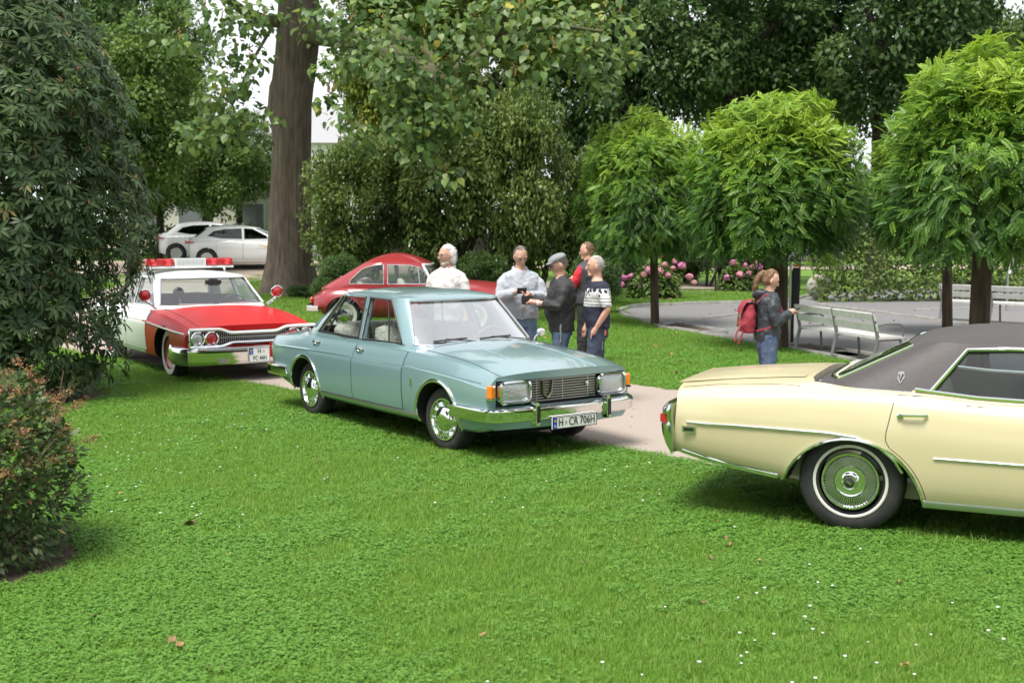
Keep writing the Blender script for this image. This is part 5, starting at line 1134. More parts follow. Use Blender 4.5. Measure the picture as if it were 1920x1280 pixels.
for (px, py, rp, n) in cl:
    n = int(n*1.35); rp *= 1.12
    d0 = 25.5 if px > 590 else 32; s = CAM_F/d0
    dd = rnd_unit(n, r)*(r.uniform(.1, 1, n)**.5)[:, None]*rp/s; c0 = np.array(dpt(px, py, d0+ (3 if (px < 720 and px > 590) else 0))); P_.append(c0+dd*np.array([1, 1.3, .85])); out = unit(dd)
    A_.append(out*.7+rnd_unit(n, r)*.8+np.array([0, 0, -.6])); N_.append(np.array([0, -.45, .8])+rnd_unit(n, r)*.45+out*.3); S_.append(r.uniform(.10, .22, n)*(1 if px > 590 else 1.15)); yel_ = .05 if py < 100 and px > 820 else 0; T_.append(np.clip(r.normal(.42+yel_*1.6, .2, n), 0, 1))
P_ = np.concatenate(P_)-np.array([-6.22, 35, zb0]); V, F = place(HEART_T, HEART_F, P_, np.concatenate(A_), np.concatenate(N_), np.concatenate(S_))
o = obj('crown', np_mesh('crown', V, F, HEARTM, np.repeat(np.concatenate(T_), len(HEART_T)), smooth=0), root); tag(o, kind='stuff')
# upper crown above the picture, so the tree is whole
me, _ = crown('mid', 0); o = obj('upper_crown', me, root); o.location = (.5, -1, 13.5); o.scale = (6, 5.5, 4.2); tag(o, kind='stuff')
for (px, py, d0, rad) in [(780, 20, 37, (3.0, 2.2, 1.9)), (1010, 10, 35, (3.0, 2.2, 2.2))]:
    me, _ = crown('yel', 0); q = wpt(px, py, d0); o = obj('crown_mass', me, root); o.location = q; o.scale = rad; o.rotation_euler = (0, 0, px); tag(o, kind='stuff')
# tan seed panicles
b = MB()
for _ in range(60):
    i = r.integers(0, len(P_)); p = Vector(P_[i]); 
    for k in range(7): b.blob(p+Vector((r.normal(0, .03), r.normal(0, .03), .12+.045*k)), (.022, .022, .03), 5, 3)
tag(b.build('seed_heads', mat('seed_tan', (.32, .20, .06), .7), root), kind='stuff')
# small plant at its foot
tree('shrub', 'small dark leafy plant at the foot of the huge trunk', (562-960)/CAM_F*33.6, 33.6, hz(-5.7, 33.6)+.16, (.55, .4, .24), .02, 'dark', 0, 'low dark shrubs', stems=3, cat='shrub', z_split=.5)
# ---- large dark evergreen shrub
root = thing('evergreen_shrub', 'large dark evergreen shrub with long narrow leaves hiding the patrol car', 'shrub', (-6.95, 15.2, 0)); r = np.random.default_rng(12)
RH = leaf_mat('rhododendron_leaf', [(0, (.028, .055, .018)), (.5, (.055, .098, .032)), (.9, (.11, .155, .055)), (1, (.22, .18, .07))], .42, .2, .35)
n = 7000; d = rnd_unit(n, r); K = 90; kc = rnd_unit(K, r); near = np.argmax(d@kc.T, 1); lump = r.uniform(.84, 1.06, K)[near]; lay = r.choice([1, .86, .68], n, p=[.6, .28, .12])
p = d*(lump*lay*r.uniform(.95, 1.03, n))[:, None]; R3 = np.array([2.42, 1.7, 2.95]); c0 = np.array([0, 0, 2.75])
p = p*R3; z = p[:, 2]; u_ = z/R3[2]; wid = np.where(z < 0, np.minimum(1.75, (1-.16*u_**2)/np.sqrt(np.maximum(.06, 1-u_**2))), 1-.10*np.clip(u_, 0, 1)); p[:, 0] *= wid; p[:, 1] *= wid; p = p+c0; k_ = p[:, 2] > .10; p, d = p[k_], d[k_]; n = len(p)
parts = []
wt = np.clip(r.normal(.45, .2, n), 0, 1); up = unit(d*np.array([1, 1, .4])+np.array([0, 0, .55])+rnd_unit(n, r)*.3); e1 = unit(np.cross(up, rnd_unit(n, r))); e2 = np.cross(up, e1)
for j in range(8):
    a = 2*math.pi*j/8+r.uniform(-.3, .3, n); rd = e1*np.cos(a)[:, None]+e2*np.sin(a)[:, None]; ax = rd+up*r.uniform(-.1, .55, n)[:, None]+np.array([0, 0, -.45]); V, F = place(LONG_T, LONG_F, p+rd*.015, ax, up+rd*.2, r.uniform(.10, .165, n)); parts.append((V, F, np.clip(wt+r.normal(0, .12, n), 0, 1), len(LONG_T)))
V, F, t = join(parts); tag(obj('crown', np_mesh('crown', V, F, RH, t), root), kind='stuff')
b = MB(); rr = random.Random(4)
for k in range(16): q = rr.uniform(0, 6.28); limb(b, (rr.uniform(-.7, .7), rr.uniform(-.5, .5), -.05), (math.cos(q)*1.6, math.sin(q)*1.2, rr.uniform(.8, 4.5)), .05, .015, .15, 6, 6, rr)
b.build('stems', BARK_D, root, 60)
b = MB()
for k in range(420):
    i = r.integers(0, n)
    if p[i][2] > 1.2: b.blob(Vector(p[i])+Vector(up[i])*.03, (.013, .013, .028), 5, 3)
tag(b.build('flower_buds', mat('bud_rust', (.26, .09, .035), .7, col2=(.16, .10, .04), scale=3), root), kind='stuff')
# dark leaf filling low at its foot
# ---- brown flowered bush in the near corner
root = thing('brown_bush', 'low bush with rusty brown flower heads at the lawn edge', 'bush', (-3.45, 7.75, 0)); r = np.random.default_rng(22)
BB = leaf_mat('bush_leaf', [(0, (.035, .065, .02)), (.5, (.07, .12, .035)), (.85, (.13, .17, .05)), (.95, (.22, .11, .06)), (1, (.30, .22, .06))], .45, .3)
n = 9000; d = rnd_unit(n, r); K = 60; kc = rnd_unit(K, r); near = np.argmax(d@kc.T, 1); lump = r.uniform(.78, 1.1, K)[near]; p = d*(lump*r.choice([1, .85, .62], n, p=[.5, .3, .2])*r.uniform(.92, 1.05, n))[:, None]*np.array([.68, .72, .66])+np.array([0, 0, .55]); k_ = p[:, 2] > .03; p, d = p[k_], d[k_]; n = len(p)
V, F = place(LONG_T*np.array([1, 1.7, 1]), LONG_F, p, d+rnd_unit(n, r)*.8, d*.5+np.array([0, 0, .8])+rnd_unit(n, r)*.4, r.uniform(.04, .075, n)); tag(obj('crown', np_mesh('crown', V, F, BB, np.repeat(np.clip(r.normal(.45, .22, n), 0, 1), len(LONG_T))), root), kind='stuff')
b = MB(); rr = random.Random(5)
for k in range(26): q = rr.uniform(0, 6.28); u = rr.uniform(.3, .8); limb(b, (rr.uniform(-.25, .25), rr.uniform(-.25, .25), -.03), (math.cos(q)*u, math.sin(q)*u, rr.uniform(.5, 1.15)), .011, .004, .12, 5, 5, rr)
b.build('stems', mat('twig_brown', (.12, .07, .045), .9), root, 60)
RUST = leaf_mat('rust_floret', [(0, (.21, .10, .05)), (.5, (.32, .17, .09)), (1, (.42, .26, .14))], .8, .2)
hp = [];
for k in range(230):
    q = rnd_unit(1, r)[0]; q[2] = abs(q[2])*.9+.05
    hp.append(q*np.array([.70, .74, .68])*r.uniform(.86, 1.12)+np.array([0, 0, .62]))
hp = np.array(hp); m_ = 46; i = np.repeat(np.arange(len(hp)), m_); q = rnd_unit(len(i), r)*(r.uniform(.2, 1, len(i)))[:, None]*np.array([.055, .055, .038]); pos = hp[i]+q; V, F = place(LEAF_T, LEAF_F, pos, rnd_unit(len(i), r), unit(q)+np.array([0, 0, .5]), r.uniform(.012, .022, len(i)))
tag(obj('flower_heads', np_mesh('flower_heads', V, F, RUST, np.repeat(np.clip(r.normal(.5, .25, len(i)), 0, 1), 4)), root), kind='stuff')
# ---- hydrangeas
HYL = leaf_mat('hydrangea_leaf', [(0, (.06, .12, .025)), (.5, (.13, .22, .05)), (.85, (.25, .32, .09)), (1, (.33, .20, .12))], .45, .35)
PINKS = [mat('hydrangea_pink_%d' % i, c, .7, col2=c2, scale=25) for i, (c, c2) in enumerate([((.62, .14, .36), (.72, .28, .50)), ((.50, .16, .24), (.62, .30, .36)), ((.55, .30, .30), (.45, .20, .20))])]
def petal_ball(seed):
    r = np.random.default_rng(seed); n = 90; d = rnd_unit(n, r); V, F = place(np.array([(-.5, -.5, 0), (.5, -.5, 0), (.5, .5, 0), (-.5, .5, 0)]), np.array([(0, 1, 2, 3)]), d*.085*np.array([1, 1, .85]), np.cross(d, rnd_unit(n, r)), d+rnd_unit(n, r)*.3, r.uniform(.03, .045, n)); return V, F
def hydrangea(label, px, py, rx, h, heads, seed):
    g0 = gpt(px, py); root = thing('hydrangea', label, 'bush', (g0.x, g0.y, 0), 0, 'pink hydrangeas by the court'); r = np.random.default_rng(seed); n = 1500; d = rnd_unit(n, r); d[:, 2] = np.abs(d[:, 2])*1.0-.12
    K = 30; kc = rnd_unit(K, r); near = np.argmax(d@kc.T, 1); p = d*(r.uniform(.82, 1.06, K)[near]*r.choice([1, .8, .55], n, p=[.6, .25, .15]))[:, None]*np.array([rx, rx*.8, h*.95])+np.array([0, 0, .1])
    V, F = place(HEART_T*np.array([1, .8, 1]), HEART_F, p, d*np.array([1, 1, .2])+rnd_unit(n, r)*.5+np.array([0, 0, -.25]), d*.5+np.array([0, 0, .9])+rnd_unit(n, r)*.35, r.uniform(.10, .17, n)); tag(obj('foliage', np_mesh('foliage', V, F, HYL, np.repeat(np.clip(r.normal(.45, .22, n), 0, 1), len(HEART_T))), root), kind='stuff')
    b = MB(); rr = random.Random(seed)
    for k in range(14): q = rr.uniform(0, 6.28); limb(b, (rr.uniform(-.2, .2), rr.uniform(-.2, .2), -.03), (math.cos(q)*rx*.7, math.sin(q)*rx*.6, rr.uniform(.4, .9)*h), .012, .006, .1, 5, 4, rr)
    b.build('stems', mat('twig_brown', (.12, .07, .045), .9), root, 60)
    ms = [np_mesh('flower_head', *petal_ball(seed+i), PINKS[i % 3]) for i in range(3)]
    for (hx, hy) in heads:      # pixel spots of the flower balls
        P = dpt(hx, hy, g0.y-.15); u = (P.x-g0.x)/rx; v = (P.z-.1)/(h*.95); dep = math.sqrt(max(.05, 1-min(1, u*u+v*v)))*rx*.8
        o = obj('flower_head', ms[rr.choice([0, 0, 1, 1, 2])], root); o.location = (P.x-g0.x, -dep, P.z); k = rr.uniform(.95, 1.4); o.scale = (k, k, k); o.rotation_euler = (rr.uniform(-.5, .5), rr.uniform(-.5, .5), rr.uniform(0, 6))
hydrangea('rounded hydrangea bush with many bright pink heads behind the thin tree trunk', 1228, 562, .78, 1.1, [(1240, 477), (1278, 498), (1265, 490), (1222, 512), (1205, 515), (1235, 508), (1250, 515), (1280, 500), (1293, 519), (1301, 530), (1170, 521), (1183, 519), (1164, 534), (1254, 562), (1270, 565), (1262, 503), (1245, 496), (1215, 505)], 61)
hydrangea('hydrangea bush with fewer pink heads and yellowing leaves behind the woman', 1380, 548, .60, 1.05, [(1408, 482), (1418, 493), (1424, 500), (1385, 514), (1374, 492), (1412, 500), (1395, 497), (1362, 520), (1402, 512)], 71)
# ------------------------------------------------------------------ people
def remeshed(B, voxel, smooth_it=4, fold=0, ratio=1.0, name='m', fold_size=.09):
    o = bpy.data.objects.new('tmp', B.mesh('tmp', [], 0)); COL.objects.link(o)
    m = o.modifiers.new('r', 'REMESH'); m.mode = 'VOXEL'; m.voxel_size = voxel
    s = o.modifiers.new('s', 'SMOOTH'); s.factor = .5; s.iterations = smooth_it
    if fold:
        t = bpy.data.textures.new('folds', 'CLOUDS'); t.noise_scale = fold_size; t.noise_depth = 2; d = o.modifiers.new('d', 'DISPLACE'); d.texture = t; d.strength = fold; d.mid_level = .5
    if ratio < 1: k = o.modifiers.new('k', 'DECIMATE'); k.ratio = ratio
    me = evaluated(o); bpy.data.objects.remove(o); me.name = name; return me
def ell(c, rx, ry, z, n=18, yaw=0):
    cy, sy = math.cos(yaw), math.sin(yaw); r = []
    for j in range(n):
        q = 2*math.pi*j/n; a, b = rx*math.copysign(abs(math.cos(q))**.85, math.cos(q)), ry*math.copysign(abs(math.sin(q))**.85, math.sin(q)); r.append((c[0]+a*cy-b*sy, c[1]+a*sy+b*cy, z))
    return r
class Person:
    """local axes: faces +x, left is +y. One continuous body mesh (torso, limbs, hands with five fingers, head) with hair and clothes as children"""
    def __init__(p, label, pos, yaw, H, arms, head_yaw=0, head_pitch=0, belly=0, broad=1.0, stance=.10, skin=(.56, .33, .24), legs=None, z=0):
        p.k = H/1.75; p.root = thing('person', label, 'person', (pos[0], pos[1], z), yaw); p.root.scale = (p.k,)*3; p.arms = arms; p.hy, p.hp = head_yaw, head_pitch; p.belly = belly; p.w = broad; p.st = stance
        p.skin = mat('skin_%02d%02d' % (int(skin[0]*100), int(skin[1]*100)), skin, .55, col2=(skin[0]*.88, skin[1]*.8, skin[2]*.76), scale=18); p.legs = legs or ((.0, 0), (.0, 0))
        p.hc = Vector((.035, 0, 1.635)); p.body()
    def torso(p, B, t, z0, z1, n=8):
        tab_w = pchip([(.80, .165), (.95, .172), (1.08, .155), (1.22, .168), (1.34, .185), (1.41, .175), (1.45, .12), (1.48, .068), (1.56, .058)]); tab_d = pchip([(.80, .115), (.95, .118), (1.08, .108+p.belly), (1.2, .115+p.belly*.8), (1.34, .122), (1.41, .10), (1.45, .08), (1.48, .062), (1.56, .06)])
        rs = []
        for z in np.linspace(z0, z1, n*2): rs.append(ell((p.belly*.6*math.exp(-((z-1.1)/.16)**2) + (.012 if z > 1.45 else 0), 0), tab_d(z)+t, (tab_w(z)*p.w if z < 1.46 else tab_w(z))+t, z))
        B.rings(rs)
    def leg(p, B, sg, t, ztop=.95, zbot=.07, flare=0):
        fx, ky = p.legs[0 if sg > 0 else 1]; hip = Vector((0, sg*.092, .93)); kn = Vector((fx*.55+.02+ky, sg*(.08+p.st*.4), .50)); an = Vector((fx, sg*(.07+p.st*.75), .075))
        pts = [hip+Vector((0, 0, .04)), hip.lerp(kn, .35), hip.lerp(kn, .7), kn, kn.lerp(an, .3), kn.lerp(an, .65), kn.lerp(an, 1.0)]
        r = [.10, .092, .074, .060, .060, .050, .043]; B.tube(pts, [a+t+flare*(i/6) for i, a in enumerate(r)], 12); return an
    def arm_pts(p, sg):
        el, wr = p.arms[0 if sg > 0 else 1]; sh = Vector((0, sg*.172*p.w, 1.385)); return sh, Vector(el), Vector(wr)
    def arm(p, B, sg, t, upto=1.0):
        sh, el, wr = p.arm_pts(sg); pts = [sh+Vector((0, -sg*.03, .005)), sh.lerp(el, .3), sh.lerp(el, .7), el, el.lerp(wr, .35), el.lerp(wr, .7), wr]; r = [.050, .051, .046, .041, .040, .034, .027]
        n = 7 if upto >= 1 else (4 if upto <= .5 else 6)
        if upto == .5: pts[3] = sh.lerp(el, .95)
        B.tube(pts[:n], [a+t for a in r[:n]], 10)
    def hand(p, B, sg, curl):
        sh, el, wr = p.arm_pts(sg); f = (wr-el).normalized(); cur = p.arms[0 if sg > 0 else 1]
        side = Vector((0, 0, 1)).cross(f); side = side.normalized() if side.length > .1 else Vector((1, 0, 0)); up = f.cross(side)      # palm faces -up ; side = across fingers
        B.tube([wr-f*.01, wr+f*.03, wr+f*.075, wr+f*.09], [.026, .033, .036, .028], 8)
        for i, (o_, L) in enumerate(((-.030, .066), (-.010, .076), (.010, .072), (.029, .058))):
            b0 = wr+f*.082+side*o_; d1 = (f*math.cos(curl*.6)-up*math.sin(curl*.6)); d2 = (f*math.cos(curl*1.5)-up*math.sin(curl*1.5)); d3 = (f*math.cos(curl*2.2)-up*math.sin(curl*2.2)); B.tube([b0-f*.015, b0+d1*L*.45, b0+d1*L*.45+d2*L*.33, b0+d1*L*.45+d2*L*.33+d3*L*.25], [.0105, .0098, .009, .0075], 6)
        th = -side if sg > 0 else side; th = side*(-1 if sg > 0 else 1)
        B.tube([wr+f*.025+th*.02, wr+f*.055+th*.045-up*.012, wr+f*.085+th*.05-up*.03], [.014, .0115, .009], 6)
    def head_frame(p): return Matrix.Translation(p.hc) @ Matrix.Rotation(p.hy, 4, 'Z') @ Matrix.Rotation(p.hp, 4, 'Y')
    def body(p):
        B = MB(); p.torso(B, -.006, .80, 1.55)
        for sg in (-1, 1):
            an = p.leg(B, sg, -.008); p.arm(B, sg, 0); p.hand(B, sg, p.arms[2] if len(p.arms) > 2 else .5)
            B.tube([an+Vector((-.03, 0, -.02)), an+Vector((.06, 0, -.035)), an+Vector((.14, sg*.015, -.045))], [.036, .036, .026], 8)
        M = p.head_frame(); H_ = MB()
        def hs(d):         # head shape: narrower jaw, flat face
            k = 1.0
            if d.z < -.1: k -= .20*(-d.z-.1)*(1.2 if d.x < 0 else .55)
            if d.x > .5: k -= .05*(d.x-.5)
            return k
        H_.blob((0, 0, 0), (.098, .077, .122), 20, 16, hs)
        H_.tube([(.088, 0, .02), (.108, 0, -.012), (.113, 0, -.03), (.092, 0, -.04)], [.008, .012, .014, .008], 8)      # nose
        for sg in (-1, 1): H_.blob((-.005, sg*.078, -.012), (.022, .010, .034), 8, 6); H_.blob((.080, sg*.032, .032), (.014, .024, .008), 8, 5)
        H_.blob((.070, 0, -.098), (.030, .034, .024), 8, 6); H_.tube([(.086, -.022, -.064), (.094, 0, -.066), (.086, .022, -.064)], .006, 6)
        for q in H_.v: B.v.append(tuple(M @ Vector(q)))
        b0 = len(B.v)-len(H_.v); B.f += [[b0+i for i in f] for f in H_.f]; B.m += H_.m
        B.tube([Vector((.0, 0, 1.44)), Vector((.008, 0, 1.50)), p.hc+Vector((-.012, 0, -.07))], [.062, .056, .056], 12)
        me = remeshed(B, .0085, 3, 0, .6, 'body'); me.materials.append(p.skin); me.shade_smooth(); p.body_o = obj('body', me, p.root)
        for sg in (-1, 1):
            E = MB(); E.blob((.083, sg*.032, .014), (.008, .012, .007), 8, 5); e = E.build('eye', mat('eye_dark', (.05, .035, .03), .2), p.body_o); e.matrix_local = M
        E = MB(); E.tube([(.094, -.022, -.068), (.100, 0, -.069), (.094, .022, -.068)], .0045, 5); e = E.build('lips', mat('lip', (.40, .17, .14), .5), p.body_o); e.matrix_local = M
    def on_head(p, B, name, m, smooth=60, vox=0, fold=0, parent=None):
        if vox: me = remeshed(B, vox, 2, fold, 1, name, .03); me.materials.append(m); me.shade_smooth(); o = obj(name, me, parent or p.root)
        else: o = B.build(name, m, parent or p.root, smooth)
        o.matrix_local = p.head_frame(); return o
    def hair(p, m, kind='short'):
        B = MB()
        def f(d):
            front = max(0, d.x); k = 1.0
            if d.z < .62 and d.x > .12: k = .82
            if d.z < -.25: k = .88 if kind == 'short' else 1.0
            return k
        if kind == 'short': B.blob((-.012, 0, .020), (.097, .080, .108), 18, 14, f)
        elif kind == 'full': B.blob((-.024, 0, .022), (.102, .088, .112), 18, 14, lambda d: .74 if (d.x > .15 and d.z < .55) else 1.0); B.blob((-.062, 0, -.045), (.052, .080, .065), 12, 8)
        elif kind == 'long': B.blob((-.014, 0, .02), (.103, .085, .113), 18, 14, f); B.tube([(-.09, 0, .055), (-.125, 0, .045), (-.15, .0, -.0), (-.155, 0, -.09), (-.14, 0, -.17), (-.125, 0, -.21)], [.022, .034, .036, .034, .024, .008], 10); B.blob((-.05, 0, -.02), (.06, .08, .07), 12, 8)
        o = p.on_head(B, 'hair', m, vox=.008, fold=.012)
        # loose strands lying over it
        r = np.random.default_rng(int(p.hc.z*1000)+len(kind)+int(abs(p.root.location.x)*50)); me = o.data; nv = len(me.vertices); co = np.empty(nv*3, np.float32); me.vertices.foreach_get('co', co); co = co.reshape(-1, 3); no = np.empty(nv*3, np.float32); me.vertices.foreach_get('normal', no); no = no.reshape(-1, 3)
        i = r.choice(nv, min(nv, 1300)); fl = np.array([-.45, 0, -.75])+no[i]*.35+r.normal(0, .3, (len(i), 3)); S = np.array([(0, -.05, 0), (0, .05, 0), (1, .03, -.06), (1, -.03, -.06)])
        V, F = place(S, np.array([(0, 1, 2, 3)]), co[i]-no[i]*.002, fl, no[i]+r.normal(0, .2, (len(i), 3)), r.uniform(.014, .034, len(i))); s_o = obj('hair_strands', np_mesh('hair_strands', V, F, m), o); tag(s_o, kind='stuff'); return o
    def glasses(p):
        B = MB()
        for sg in (-1, 1): B.tube([(.105-.012*abs(math.cos(q))*0, sg*.034+.022*math.cos(q), .012+.016*math.sin(q)) for q in [2*math.pi*j/14 for j in range(15)]], .0022, 5); B.tube([(.103, sg*.056, .016), (.06, sg*.078, .016), (-.005, sg*.082, .01)], .002, 4)
        B.tube([(.107, -.012, .014), (.107, .012, .014)], .002, 4); p.on_head(B, 'glasses', mat('spectacle_black', (.02, .02, .02), .3))
    def garment(p, name, m, z0, z1, t=.016, sleeves=None, fold=.02, hood=False, collar=False, st=None, extra=None):
        B = MB(); p.torso(B, t, z0, z1)
        if sleeves is not None:
            for sg in (-1, 1): p.arm(B, sg, st if st is not None else t*.8, sleeves)
        if hood: B.tube([(-.05, -.085, 1.47), (-.12, -.04, 1.47), (-.135, 0, 1.46), (-.12, .04, 1.47), (-.05, .085, 1.47)], [.035, .05, .055, .05, .035], 10); B.tube([(-.04, -.08, 1.49), (.05, -.06, 1.47), (.075, 0, 1.44), (.05, .06, 1.47), (-.04, .08, 1.49)], .026, 8)
        if collar: B.tube([(.085, -.02, 1.445), (.05, -.07, 1.475), (-.04, -.075, 1.50), (-.075, 0, 1.51), (-.04, .075, 1.50), (.05, .07, 1.475), (.085, .02, 1.445)], .020, 8)
        if extra: extra(B)
        me = remeshed(B, .012, 3, fold*1.2, .8, name, .085); me.materials.append(m); me.shade_smooth(); return obj(name, me, p.root)
    def trousers(p, m, t=.012, fold=.022, zt=1.0):
        B = MB(); p.torso(B, t*.7, .80, zt)
        for sg in (-1, 1): p.leg(B, sg, t, flare=.012)
        me = remeshed(B, .012, 3, fold*1.1, .8, 'trousers', .08); me.materials.append(m); me.shade_smooth(); return obj('trousers', me, p.root)
    def shoes(p, m):
        for sg in (-1, 1):
            fx, ky = p.legs[0 if sg > 0 else 1]; an = Vector((fx, sg*(.07+p.st*.75), .075)); B = MB()
            rs = [[(an.x+x, an.y+sg*yo+w*math.cos(q), max(0.0, zc+h*math.sin(q))) for q in [2*math.pi*j/12 for j in range(12)]] for (x, w, zc, h, yo) in ((-.075, .028, .035, .035, 0), (-.05, .042, .05, .05, 0), (.02, .045, .05, .05, .004), (.09, .05, .038, .038, .01), (.15, .045, .03, .03, .015), (.185, .022, .022, .02, .015))]; B.rings(rs); B.build('shoe', m, p.root, 60)
DENIM = mat('denim', (.055, .085, .15), .85, col2=(.085, .125, .20), scale=9, bump=.3, bscale=120); DENIM_D = mat('denim_dark', (.03, .042, .075), .85, col2=(.05, .065, .105), scale=9, bump=.3, bscale=120); DENIM_L = mat('denim_light', (.10, .16, .24), .85, col2=(.17, .24, .33), scale=8, bump=.3, bscale=120)
SHOE = mat('shoe_dark', (.03, .028, .026), .6); SHOE_L = mat('shoe_light', (.5, .5, .5), .6)
GREYH = mat('hair_grey', (.32, .30, .27), .7, col2=(.45, .43, .40), scale=40, bump=.6, bscale=90); BROWNH = mat('hair_brown', (.12, .065, .035), .6, col2=(.20, .115, .06), scale=30, bump=.6, bscale=90); WHITEH = mat('hair_white', (.72, .71, .68), .7, col2=(.82, .81, .79), scale=40, bump=.5, bscale=90); DARKH = mat('hair_dark', (.075, .06, .05), .6, col2=(.16, .14, .12), scale=50, bump=.6, bscale=90); BLONDE = mat('hair_chestnut', (.15, .075, .038), .5, col2=(.25, .14, .07), scale=30, bump=.6, bscale=90)
# white haired man
w = Person('man with white hair, beard and glasses in a pale short sleeved shirt', (-.83, 16.1), R(-112), 1.85, (((.02, .26, 1.13), (.09, .28, .90)), ((.02, -.26, 1.13), (.09, -.28, .90)), .4), head_yaw=R(-38), head_pitch=R(6), belly=.035, broad=1.10)
w.hair(WHITEH, 'full'); w.glasses()
B = MB(); B.blob((.060, 0, -.100), (.034, .040, .024), 12, 8); B.blob((.02, 0, -.085), (.045, .062, .022), 12, 8); w.on_head(B, 'beard', mat('beard_grey', (.50, .46, .42), .8, col2=(.62, .58, .54), scale=50), vox=.008, fold=.008)
SHIRT = mat('shirt_pale', (.62, .58, .57), .85, col2=(.57, .53, .52), scale=50, bump=.2, bscale=200)
w.garment('shirt', SHIRT, .84, 1.47, .02, .5, .024, collar=True, st=.02); w.trousers(mat('trousers_beige', (.25, .21, .16), .85)); w.shoes(SHOE)
B = MB(); B.box((.128, .085, 1.30), (.012, .10, .11)); o = B.build('shirt_pocket', SHIRT, w.root, 0); o.rotation_euler = (0, 0, 0)
B = MB(); B.tube([(.075, -.03, 1.475), (.10, 0, 1.445), (.075, .03, 1.475)], .016, 6); B.build('undershirt', WHITEP, w.root)
# man in pale grey jacket
g = Person('man in pale grey jacket and jeans looking down at a card in his hands', (.10, 15.55), R(-80), 1.85, (((.10, .27, 1.16), (.30, .07, 1.20)), ((.10, -.27, 1.16), (.29, -.10, 1.23)), .9), head_yaw=R(8), head_pitch=R(28), belly=.03, broad=1.10)
g.hair(DARKH); g.glasses(); GJ = mat('jacket_grey', (.40, .42, .46), .8, col2=(.36, .38, .42), scale=12, bump=.25, bscale=150)
g.garment('jacket', GJ, .90, 1.47, .03, 1.0, .03, collar=True, st=.018); g.trousers(DENIM_L); g.shoes(SHOE)
B = MB(); B.rings([[(.158-.09*max(0, (z-1.2))/.25, y*(1 if z > 1.25 else .5), z) for y in np.linspace(-.055, .055, 6)] for z in np.linspace(1.12, 1.42, 7)], cap=False, closed=False); B.build('tee_shirt', mat('tee_grey', (.42, .41, .42), .85), g.root, 60)
B = MB(); B.rings([[(.163-.09*max(0, (z-1.2))/.25, y, z) for y in np.linspace(-.022, .022, 4)] for z in np.linspace(1.22, 1.30, 4)], cap=False, closed=False); B.build('tee_print', mat('tee_print_red', (.42, .16, .14), .8, col2=(.3, .28, .3), scale=40), g.root, 60)
B = MB(); B.tube([(.166, 0, z) for z in (.93, 1.05, 1.12)], .006, 4); B.build('zip', mat('zip_grey', (.2, .2, .22), .5), g.root)
B = MB(); B.box((.385, -.05, 1.25), (.012, .11, .075), Matrix.Rotation(.5, 3, 'Y')); o = tag(B.build('card_case', mat('card_dark', (.02, .025, .03), .4), None, 0), 'small dark card case held by the man in the grey jacket', 'card case'); o.parent = None
o.matrix_world = Matrix.Translation((.10, 15.55, 0)) @ Matrix.Rotation(R(-80), 4, 'Z') @ Matrix.Scale(1.85/1.75, 4)
# man in flat cap
c_ = Person('man in grey flat cap and black jacket holding an open wallet', (.60, 15.0), R(-168), 1.76, (((.10, .24, 1.15), (.34, .12, 1.19)), ((.10, -.24, 1.15), (.33, -.10, 1.19)), .9), head_yaw=R(-4), head_pitch=R(24), belly=.04, broad=1.08, legs=((.06, .02), (-.06, .0)))
c_.hair(DARKH); c_.glasses(); BJ = mat('jacket_black', (.018, .018, .02), .7, col2=(.03, .03, .032), scale=8, bump=.3, bscale=60)
c_.garment('jacket', BJ, .84, 1.47, .032, .75, .03, collar=True, st=.026); c_.trousers(DENIM); c_.shoes(SHOE_L)
B = MB(); B.blob((-.005, 0, .075), (.118, .095, .058), 18, 10, lambda d: 1 if d.z > -.3 else .9); B.blob((.075, 0, .060), (.075, .078, .018), 14, 6); c_.on_head(B, 'flat_cap', mat('cap_tweed', (.20, .21, .22), .9, col2=(.28, .29, .30), scale=60, bump=.4, bscale=150), vox=.008, fold=.006)
B = MB(); M3 = Matrix.Rotation(.25, 3, 'Y'); B.box((.43, -.045, 1.215), (.13, .012, .10), Matrix.Rotation(.5, 3, 'Z')); B.box((.43, .045, 1.215), (.13, .012, .10), Matrix.Rotation(-.5, 3, 'Z')); o = tag(B.build('wallet', mat('wallet_black', (.015, .014, .014), .5), None, 0), 'open black wallet in the hands of the man in the flat cap', 'wallet')
o.matrix_world = Matrix.Translation((.60, 15.0, 0)) @ Matrix.Rotation(R(-168), 4, 'Z') @ Matrix.Scale(1.76/1.75, 4)
sh, el, wr = c_.arm_pts(1); f_ = (wr-el).normalized(); B = MB(); B.tube([wr-f_*.035, wr-f_*.012], .034, 14); B.build('wristwatch', mat('watch_white', (.7, .7, .68), .4), c_.root)
B = MB(); B.tube([(.05, .20, .97), (.07, .215, .90), (.06, .21, .80), (.07, .215, .72)], [.006, .012, .010, .012], 6); B.build('key_chain', STEEL, c_.root)
# man with red sleeves behind
rd = Person('man in dark vest with red sleeves standing behind the others', (1.16, 18.8), R(140), 1.85, (((.08, .25, 1.15), (.26, .14, 1.18)), ((.08, -.25, 1.15), (.27, -.08, 1.22)), .7), head_yaw=R(20), head_pitch=R(8), broad=1.05)
rd.hair(BROWNH); rd.garment('sweater', mat('sweater_red', (.55, .02, .035), .85, bump=.3, scale=30), 1.0, 1.45, .016, 1.0, .02, st=.02); rd.garment('vest', mat('vest_dark', (.035, .033, .042), .7, col2=(.05, .045, .06), scale=8), .88, 1.47, .036, None, .02, collar=True); rd.trousers(mat('trousers_black', (.015, .015, .017), .8)); rd.shoes(SHOE)
